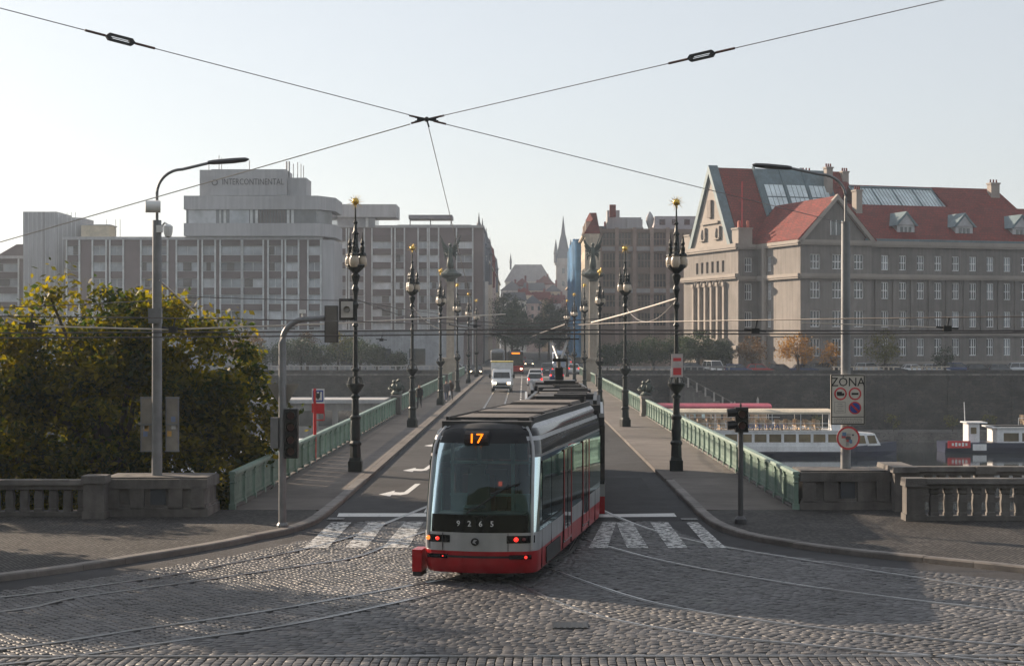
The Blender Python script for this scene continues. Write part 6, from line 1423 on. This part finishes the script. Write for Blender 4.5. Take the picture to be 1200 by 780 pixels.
# ================================================================== TREES
def leaf_mesh(name, centers, spread, n, size, m, seed, droop=0.0):
    rg = np.random.RandomState(seed); k = rg.randint(0, len(centers), n); c = centers[k]+rg.normal(0,1,(n,3))*spread[k][:,None]*np.array([1,1,0.75])
    nrm = rg.normal(0,1,(n,3)); nrm[:,2] = np.abs(nrm[:,2])+0.25; nrm /= np.linalg.norm(nrm,axis=1)[:,None]
    a = np.cross(nrm, rg.normal(0,1,(n,3))); a /= np.linalg.norm(a,axis=1)[:,None]; b_ = np.cross(nrm,a); sz = size*rg.uniform(0.6,1.35,n)[:,None]
    V = np.stack([c-a*sz*0.5, c+b_*sz*0.28-a*sz*0.05-nrm*sz*0.04, c+a*sz*0.5-nrm*sz*0.1, c-b_*sz*0.28-a*sz*0.05-nrm*sz*0.04],1)
    return fast_mesh(name, V, np.array([[0,1,2,3]]), m)
def tree(label, loc, trunk_h, lobes, nclump, nleaf, size, m, seed, trunk_r=0.25, name='tree', group=None, cspread=0.55, limbs=9):
    """lobes: (x,y,z,rx,ry,rz) ellipsoids in local metres; leaves sit in clumps through their volume"""
    t = thing(name, label, 'tree', loc, 0, group); rg = random.Random(seed); r2 = np.random.RandomState(seed)
    C = []
    tot = sum(l[3]*l[4]*l[5] for l in lobes)
    for l in lobes:
        k = max(4, int(nclump*l[3]*l[4]*l[5]/tot))
        d = r2.normal(0,1,(k,3)); d /= np.linalg.norm(d,axis=1)[:,None]; rad = r2.uniform(0.35,1.0,k)**0.55
        C.append(np.array(l[:3])+d*rad[:,None]*np.array(l[3:]))
    C = np.concatenate(C); sp = r2.uniform(0.5,1.2,len(C))*cspread
    b = MB(); top = Vector((lobes[0][0]*0.6,lobes[0][1]*0.6,trunk_h)); b.tube([(0,0,-0.3),(0.05,0,trunk_h*0.45),top],[trunk_r*1.35,trunk_r,trunk_r*0.75],9); tk = b.build('trunk', M_bark, t, True)
    for i in range(limbs):
        e = Vector(C[rg.randrange(len(C))]); f = rg.uniform(0.45,1.0); s = Vector((0.05,0,trunk_h*0.45)).lerp(top,f); mid = s.lerp(e,0.5)+Vector((rg.uniform(-.3,.3),rg.uniform(-.3,.3),rg.uniform(0.1,0.6)))
        b = MB(); b.tube([s,mid,e],[trunk_r*0.45,trunk_r*0.28,trunk_r*0.08],6); b.build('limb', M_bark, t, True)
    put('crown', leaf_mesh('crown',C,sp,nleaf,size,m,seed), t, kind='stuff'); return t
L_near = leafmat('chestnut leaf', (0.026,0.044,0.010), (0.24,0.185,0.018), 0.66)
L_dark = leafmat('dark leaf', (0.018,0.034,0.016), (0.05,0.07,0.025), 0.3)
L_or = leafmat('orange leaf', (0.20,0.10,0.025), (0.42,0.24,0.06), 0.4)
L_yg = leafmat('yellow green leaf', (0.06,0.07,0.02), (0.22,0.18,0.04), 0.4)
L_br = leafmat('brown leaf', (0.08,0.05,0.025), (0.2,0.12,0.05), 0.35)
tree('big chestnut tree with yellowing leaves behind the stone balustrade', (-13.6,56,-4.2), 5.0,
     [(0.0,0.5,5.6,4.3,3.8,4.0),(-3.2,0.2,5.2,3.4,3.4,3.6),(2.6,0.6,5.0,2.9,3.0,3.4),(-0.9,0,8.9,2.6,2.5,2.1),(1.6,0,8.9,2.4,2.4,1.9),(3.3,0.3,8.2,1.8,2.2,1.7),(4.3,0.5,6.6,1.6,1.8,1.8),(-3.0,0,8.0,2.4,2.4,2.0),(-5.2,0,3.6,2.4,2.6,2.6),(-1.0,-0.8,2.6,4.2,2.2,2.0),(3.2,0.6,3.2,1.7,1.8,1.8)], 560, 80000, 0.235, L_near, 3, 0.34, 'chestnut_tree', None, 0.40, 26)
tree('leafy tree partly cut by the frame beside the chestnut', (-21.5,52,-4.0), 5.0, [(0,0,6.0,3.6,4,4.0),(1,0,3.5,3.5,3.5,2.6)], 150, 14000, 0.27, L_near, 9, 0.3, 'chestnut_tree', None, 0.45, 10)
for i,(x,y,hh) in enumerate(((-22.5,44.0,0),)):
    tree('street tree standing beyond the frame on the tree side pavement', (x,y,ZP), 4.0, [(0,0,6.6,3.6,3.2,3.0),(1.5,0,5.2,2.6,2.6,2.0)], 130, 12000, 0.30, L_near, 90+i, 0.28, 'street_tree', 'street trees along the pavement', 0.5, 9)
Z0 = -0.03
def ft(label, x, ybase, ytop, wpx, d, m, seed, nl=1800, group=None, base=Z0, name='tree'):
    s = d/F; w = wpx*s/2; zt = CAMH-(ytop-VY)*s-base; zb = zt*0.28
    return tree(label, ((x-VX)*s,d,base), zt*0.45, [(0,0,(zt+zb)/2,w*0.85,w*0.85,(zt-zb)/2),(w*0.35,0,zt*0.5,w*0.65,w*0.7,zt*0.2),(-w*0.4,0,zt*0.55,w*0.6,w*0.7,zt*0.2)], int(26+nl/60), nl, max(0.28,0.05*w*2), m, seed, 0.16+0.02*w, name, group, 0.10*w+0.25, 7)
ft('orange autumn tree in the faculty courtyard beside the sunlit wing', 935,436,392,46,247,L_or,11,2600)
ft('brown autumn tree in shade of the faculty courtyard', 881,436,393,34,252,L_br,12,1800)
ft('yellow green tree in front of the faculty windows', 1037,436,388,44,246,L_yg,13,2400)
ft('small orange tree half hidden by the ZÓNA pole', 975,436,400,24,246,L_or,14,1000)
ft('small dark tree between the faculty and the white parked car', 1107,436,404,22,246,L_dark,15,900)
for i,(x,yt,w,d) in enumerate(((818,388,44,256),(842,398,36,254),(795,392,40,262),(765,396,44,265),(735,400,40,262),(712,405,26,262))):
    ft(f'dense dark park tree, {ORD[i]} from the faculty gable towards the street', x,436,yt,w,d,L_dark,20+i,6000,'dark trees in the park by the office block')
for i,(x,yt,w,d) in enumerate(((592,336,36,345),(606,352,36,375),(612,366,26,400),(600,360,32,330))):
    ft('tall dark street tree on the hotel side of the avenue', x,425,yt,w,d,L_dark,30+i,9500,'dark street trees on the hotel side')
for i,(x,yt,w,d) in enumerate(((643,350,34,400),(655,360,28,370),(632,372,22,430))):
    ft('rounded dark street tree on the scaffold side of the avenue', x,425,yt,w,d,L_dark,40+i,9000,'dark street trees on the scaffold side')
for i,(x,yt,w,d,m) in enumerate(((352,396,30,258,L_dark),(376,402,34,256,L_dark),(396,390,26,260,L_yg),(422,398,40,256,L_dark),(442,404,24,258,L_dark),(360,388,22,262,L_br),(412,392,26,262,L_yg),(333,398,30,256,L_dark),(12,392,40,256,L_br),(-8,385,40,258,L_dark),(290,388,46,258,L_br),(466,412,20,258,L_dark),(300,402,40,254,L_dark))):
    kind = {'dark leaf':'dark','yellow green leaf':'yellow green','brown leaf':'brown'}[m.name]
    ft(f'{kind} tree on the embankment below the hotel', x,438,yt,w,d,m,50+i,3200,'trees below the hotel')
for i,(x,y) in enumerate(((1117,500),(1160,493),(1048,505),(957,496))):
    p = W(x,y,234); tree('small potted shrub on the quay against the river wall', (p.x,234.5,-7.6), 0.6, [(0,0,1.5,0.9,0.8,0.9)], 12, 350, 0.3, L_yg, 70+i, 0.07, 'quay_shrub', 'shrubs on the quay', 0.25, 3)

# ================================================================== OVERHEAD WIRES
def wire(label, pts, r, m=M_wire, sag=0.0, group=None, n=14, name='overhead_wire', cat='wire'):
    P = [Vector(p) for p in pts]; out = []
    for a, c in zip(P[:-1], P[1:]):
        for k in range(n): f = k/n; q = a.lerp(c,f); q.z -= sag*4*f*(1-f); out.append(q)
    out.append(P[-1]); o = out[0].copy(); b = MB(); b.tube([q-o for q in out], r, 6); return b.build(name, m, None, True, o, label=label, cat=cat, group=group)
J = W(500,140,44); Lp, Rp = Vector((LPX.x,47.9,0)), Vector((RPX.x,49.9,0))
JT = thing('wire_junction', 'dark steel knot where the high span wires meet above the tram', 'fitting', J)
b = MB(); b.sphere((0,0,0),0.07,10); b.box((0,0,0),(0.5,0.06,0.05)); b.tube([(-0.3,0,0.06),(0.3,0,-0.05)],0.03,6); b.tube([(-0.3,0,-0.06),(0.3,0,0.06)],0.03,6); b.tube([(0,0,0),(0.06,0,-0.2)],0.025,6); b.build('knot', M_black, JT)
for k,(dx,dz) in enumerate(((-0.45,0.10),(-0.4,-0.10),(0.45,0.10),(0.5,-0.12))): b = MB(); b.tube([(dx*0.35,0,dz*0.35),(dx,0,dz)],0.028,6); b.build('clamp', mat('rusty clamp',(0.10,0.05,0.04),0.7), JT)
def off(a, c, s): return a+(c-a).normalized()*s
ends = {'a':W(-60,-6,37),'b':W(1180,-17,37),'c':W(990,262,49.9),'d':W(-60,301,47),'e':W(557,374,92)}
wire('high span wire with an oval insulator running up over the tall left pole', [off(J,ends['a'],0.45), ends['a']], 0.011, M_wireg)
wire('high span wire with an oval insulator rising above the faculty roof', [off(J,ends['b'],0.45), ends['b']], 0.011, M_wireg)
wire('high span wire from the knot down to the ZÓNA pole', [off(J,ends['c'],0.45), ends['c']], 0.011, M_wireg)
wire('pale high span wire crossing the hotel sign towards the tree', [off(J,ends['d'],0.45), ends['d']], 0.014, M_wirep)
wire('thin wire dropping from the knot over the bridge', [off(J,ends['e'],0.2), ends['e']], 0.011, M_wireg)
def insulator(label, p, dv):
    t = thing('line_insulator', label, 'insulator', p); t.rotation_euler = (dv if dv.x > 0 else -dv).to_track_quat('X','Z').to_euler()
    b = MB(); ring = [(-0.36,0),(-0.28,0.085),(0.28,0.085),(0.36,0),(0.28,-0.085),(-0.28,-0.085)]; inn = [(-0.24,0),(-0.2,0.035),(0.2,0.035),(0.24,0),(0.2,-0.035),(-0.2,-0.035)]
    b.loft([[(x,-0.05,z) for x,z in ring],[(x,0.05,z) for x,z in ring],[(x,0.05,z) for x,z in inn],[(x,-0.05,z) for x,z in inn],[(x,-0.05,z) for x,z in ring]], True, False); b.build('body', M_black, t)
    for sx in (-1,1): b = MB(); b.tube([(sx*0.36,0,0),(sx*0.85,0,0)],0.03,6); b.build('rod', mat('rusty clamp',(0.10,0.05,0.04),0.7), t)
def on_wire(a, c, xpx):
    lo, hi = 0.0, 1.0
    for _ in range(40):
        f = (lo+hi)/2; q = a.lerp(c,f); x = VX+q.x*F/q.y
        if (x > xpx) == (c.x > a.x): hi = f
        else: lo = f
    return a.lerp(c,f)
for key, xp, lab in (('a',141,'oval black insulator on the span wire above the tall left pole'),('b',822,'oval black insulator on the span wire above the faculty')):
    q = on_wire(J, ends[key], xp); dv = (ends[key]-J); insulator(lab, q, dv)
# contact wires and cross spans
GZ = 'contact and span wires over the square'
wire('black span wire stretched from side to side above the square', [W(-80,390,46), W(600,386,46), W(1280,387,46)], 0.022, M_wire, 0.02)
wire('lower black span wire of the pair above the square', [W(-80,396,44), W(600,391,44), W(1280,389,44)], 0.020, M_wire, 0.02)
wire('thin black wire passing in front of the tree top', [W(-80,362,47), W(80,357,47), W(235,348,55), W(408,352,63)], 0.016, M_wire, 0.02)
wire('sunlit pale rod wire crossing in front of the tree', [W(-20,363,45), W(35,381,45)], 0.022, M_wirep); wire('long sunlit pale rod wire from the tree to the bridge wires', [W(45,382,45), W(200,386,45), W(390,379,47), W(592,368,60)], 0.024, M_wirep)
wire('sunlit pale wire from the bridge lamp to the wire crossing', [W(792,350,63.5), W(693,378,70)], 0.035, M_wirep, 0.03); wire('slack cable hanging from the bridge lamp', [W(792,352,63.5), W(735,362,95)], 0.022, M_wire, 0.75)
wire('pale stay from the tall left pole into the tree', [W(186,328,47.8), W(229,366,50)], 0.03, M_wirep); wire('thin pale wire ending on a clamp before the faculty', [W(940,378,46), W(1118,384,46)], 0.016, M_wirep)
wire('black stay from the bridge lamp towards the wire crossing', [W(417,350,63.2), W(480,372,80), W(560,384,95)], 0.02, M_wire, 0.05); wire('second black stay slanting from the bridge lamp', [W(417,352,63.2), W(520,368,95)], 0.02, M_wire, 0.05)
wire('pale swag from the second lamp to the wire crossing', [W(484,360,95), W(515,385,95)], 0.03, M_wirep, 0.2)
for x0, nm in ((-2.18,'contact wire over the inbound track'),(1.22,'contact wire over the outbound track')):
    wire(nm+' along the bridge', [(x0,50,5.45),(x0,140,5.5),(x0,330,5.5)], 0.03, M_wire)
CL = dense(rails[0],1.0); CL = [(p[0]+0.7,p[1],5.45) for p in CL if p[1] < 50][::4]; wire('contact wire curving over the square towards the tree', CL, 0.014, M_wire, 0, None, 2)
CR = dense(rails[4],1.0); CR = [(p[0]-0.5,p[1]-0.6,5.45) for p in CR if p[1] < 52][::4]; wire('contact wire curving over the square towards the faculty side', CR, 0.014, M_wire, 0, None, 2)
for k in range(1,6):
    d = 63.2+k*32.2; wire(f'cross span wire tied between the {ORD[k]} pair of bridge lamps from the crossing', [(AX-5.96,d,6.3),(AX,d+0.1,5.85),(AX+5.96,d+0.2,6.3)], 0.03, M_wire, 0.0, 'cross spans between bridge lamps')
for (x,y,d,lab) in ((557,382,92,'black wire fitting over the inbound lane'),(447,398,95,'black camera box hung under the wires by the second lamp'),(885,388,46,'black clamp on the span wire before the faculty arcade'),(1110,385,46,'black clamp on the span wire near the faculty corner'),(203,386,45,'black clamp on the pale rod by the tall pole'),(36,381,45,'black clamp on the pale rod at the tree edge')):
    t = thing('wire_clamp', lab, 'fitting', W(x,y,d)); b = MB(); b.box((0,0,0),(0.22,0.12,0.16)); b.tube([(-0.3,0,0.05),(0.3,0,0.0)],0.03,6); b.tube([(0,0,0),(0.05,0,0.3)],0.025,6); b.build('body', M_black, t)
for (x,d) in ((596,120),(640,110),(660,130)):
    t = thing('wire_frog', 'dark crossing fitting of the contact wires above the bridge roadway', 'fitting', W(x,389,d), 0, 'crossing fittings of the contact wires'); b = MB()
    for i in range(4): b.tube([(-1.6+i*0.4,-2,0),(1.2-i*0.3,2,0.1)],0.03,5)
    b.box((0,0,0.06),(1.2,1.0,0.08)); b.build('frame', M_black, t)

# ================================================================== HAZE
b = MB(); b.b2(-1750,1750,-70,1950,-13,72)
hz_ = b.build('haze', None, kind='stuff') if False else None
me = b.mesh('haze', []); bm = bmesh.new(); bm.from_mesh(me); bmesh.ops.recalc_face_normals(bm, faces=bm.faces); bm.to_mesh(me); bm.free()
hm = bpy.data.materials.new('haze air'); hm.use_nodes = True; hn = hm.node_tree; hn.nodes.clear(); ho = hn.nodes.new('ShaderNodeOutputMaterial'); pv = hn.nodes.new('ShaderNodeVolumePrincipled')
pv.inputs['Color'].default_value = (0.72,0.85,1.0,1); pv.inputs['Density'].default_value = 0.00023; pv.inputs['Anisotropy'].default_value = 0.3
hn.links.new(pv.outputs[0], ho.inputs['Volume']); me.materials.append(hm); put('haze', me, kind='stuff')
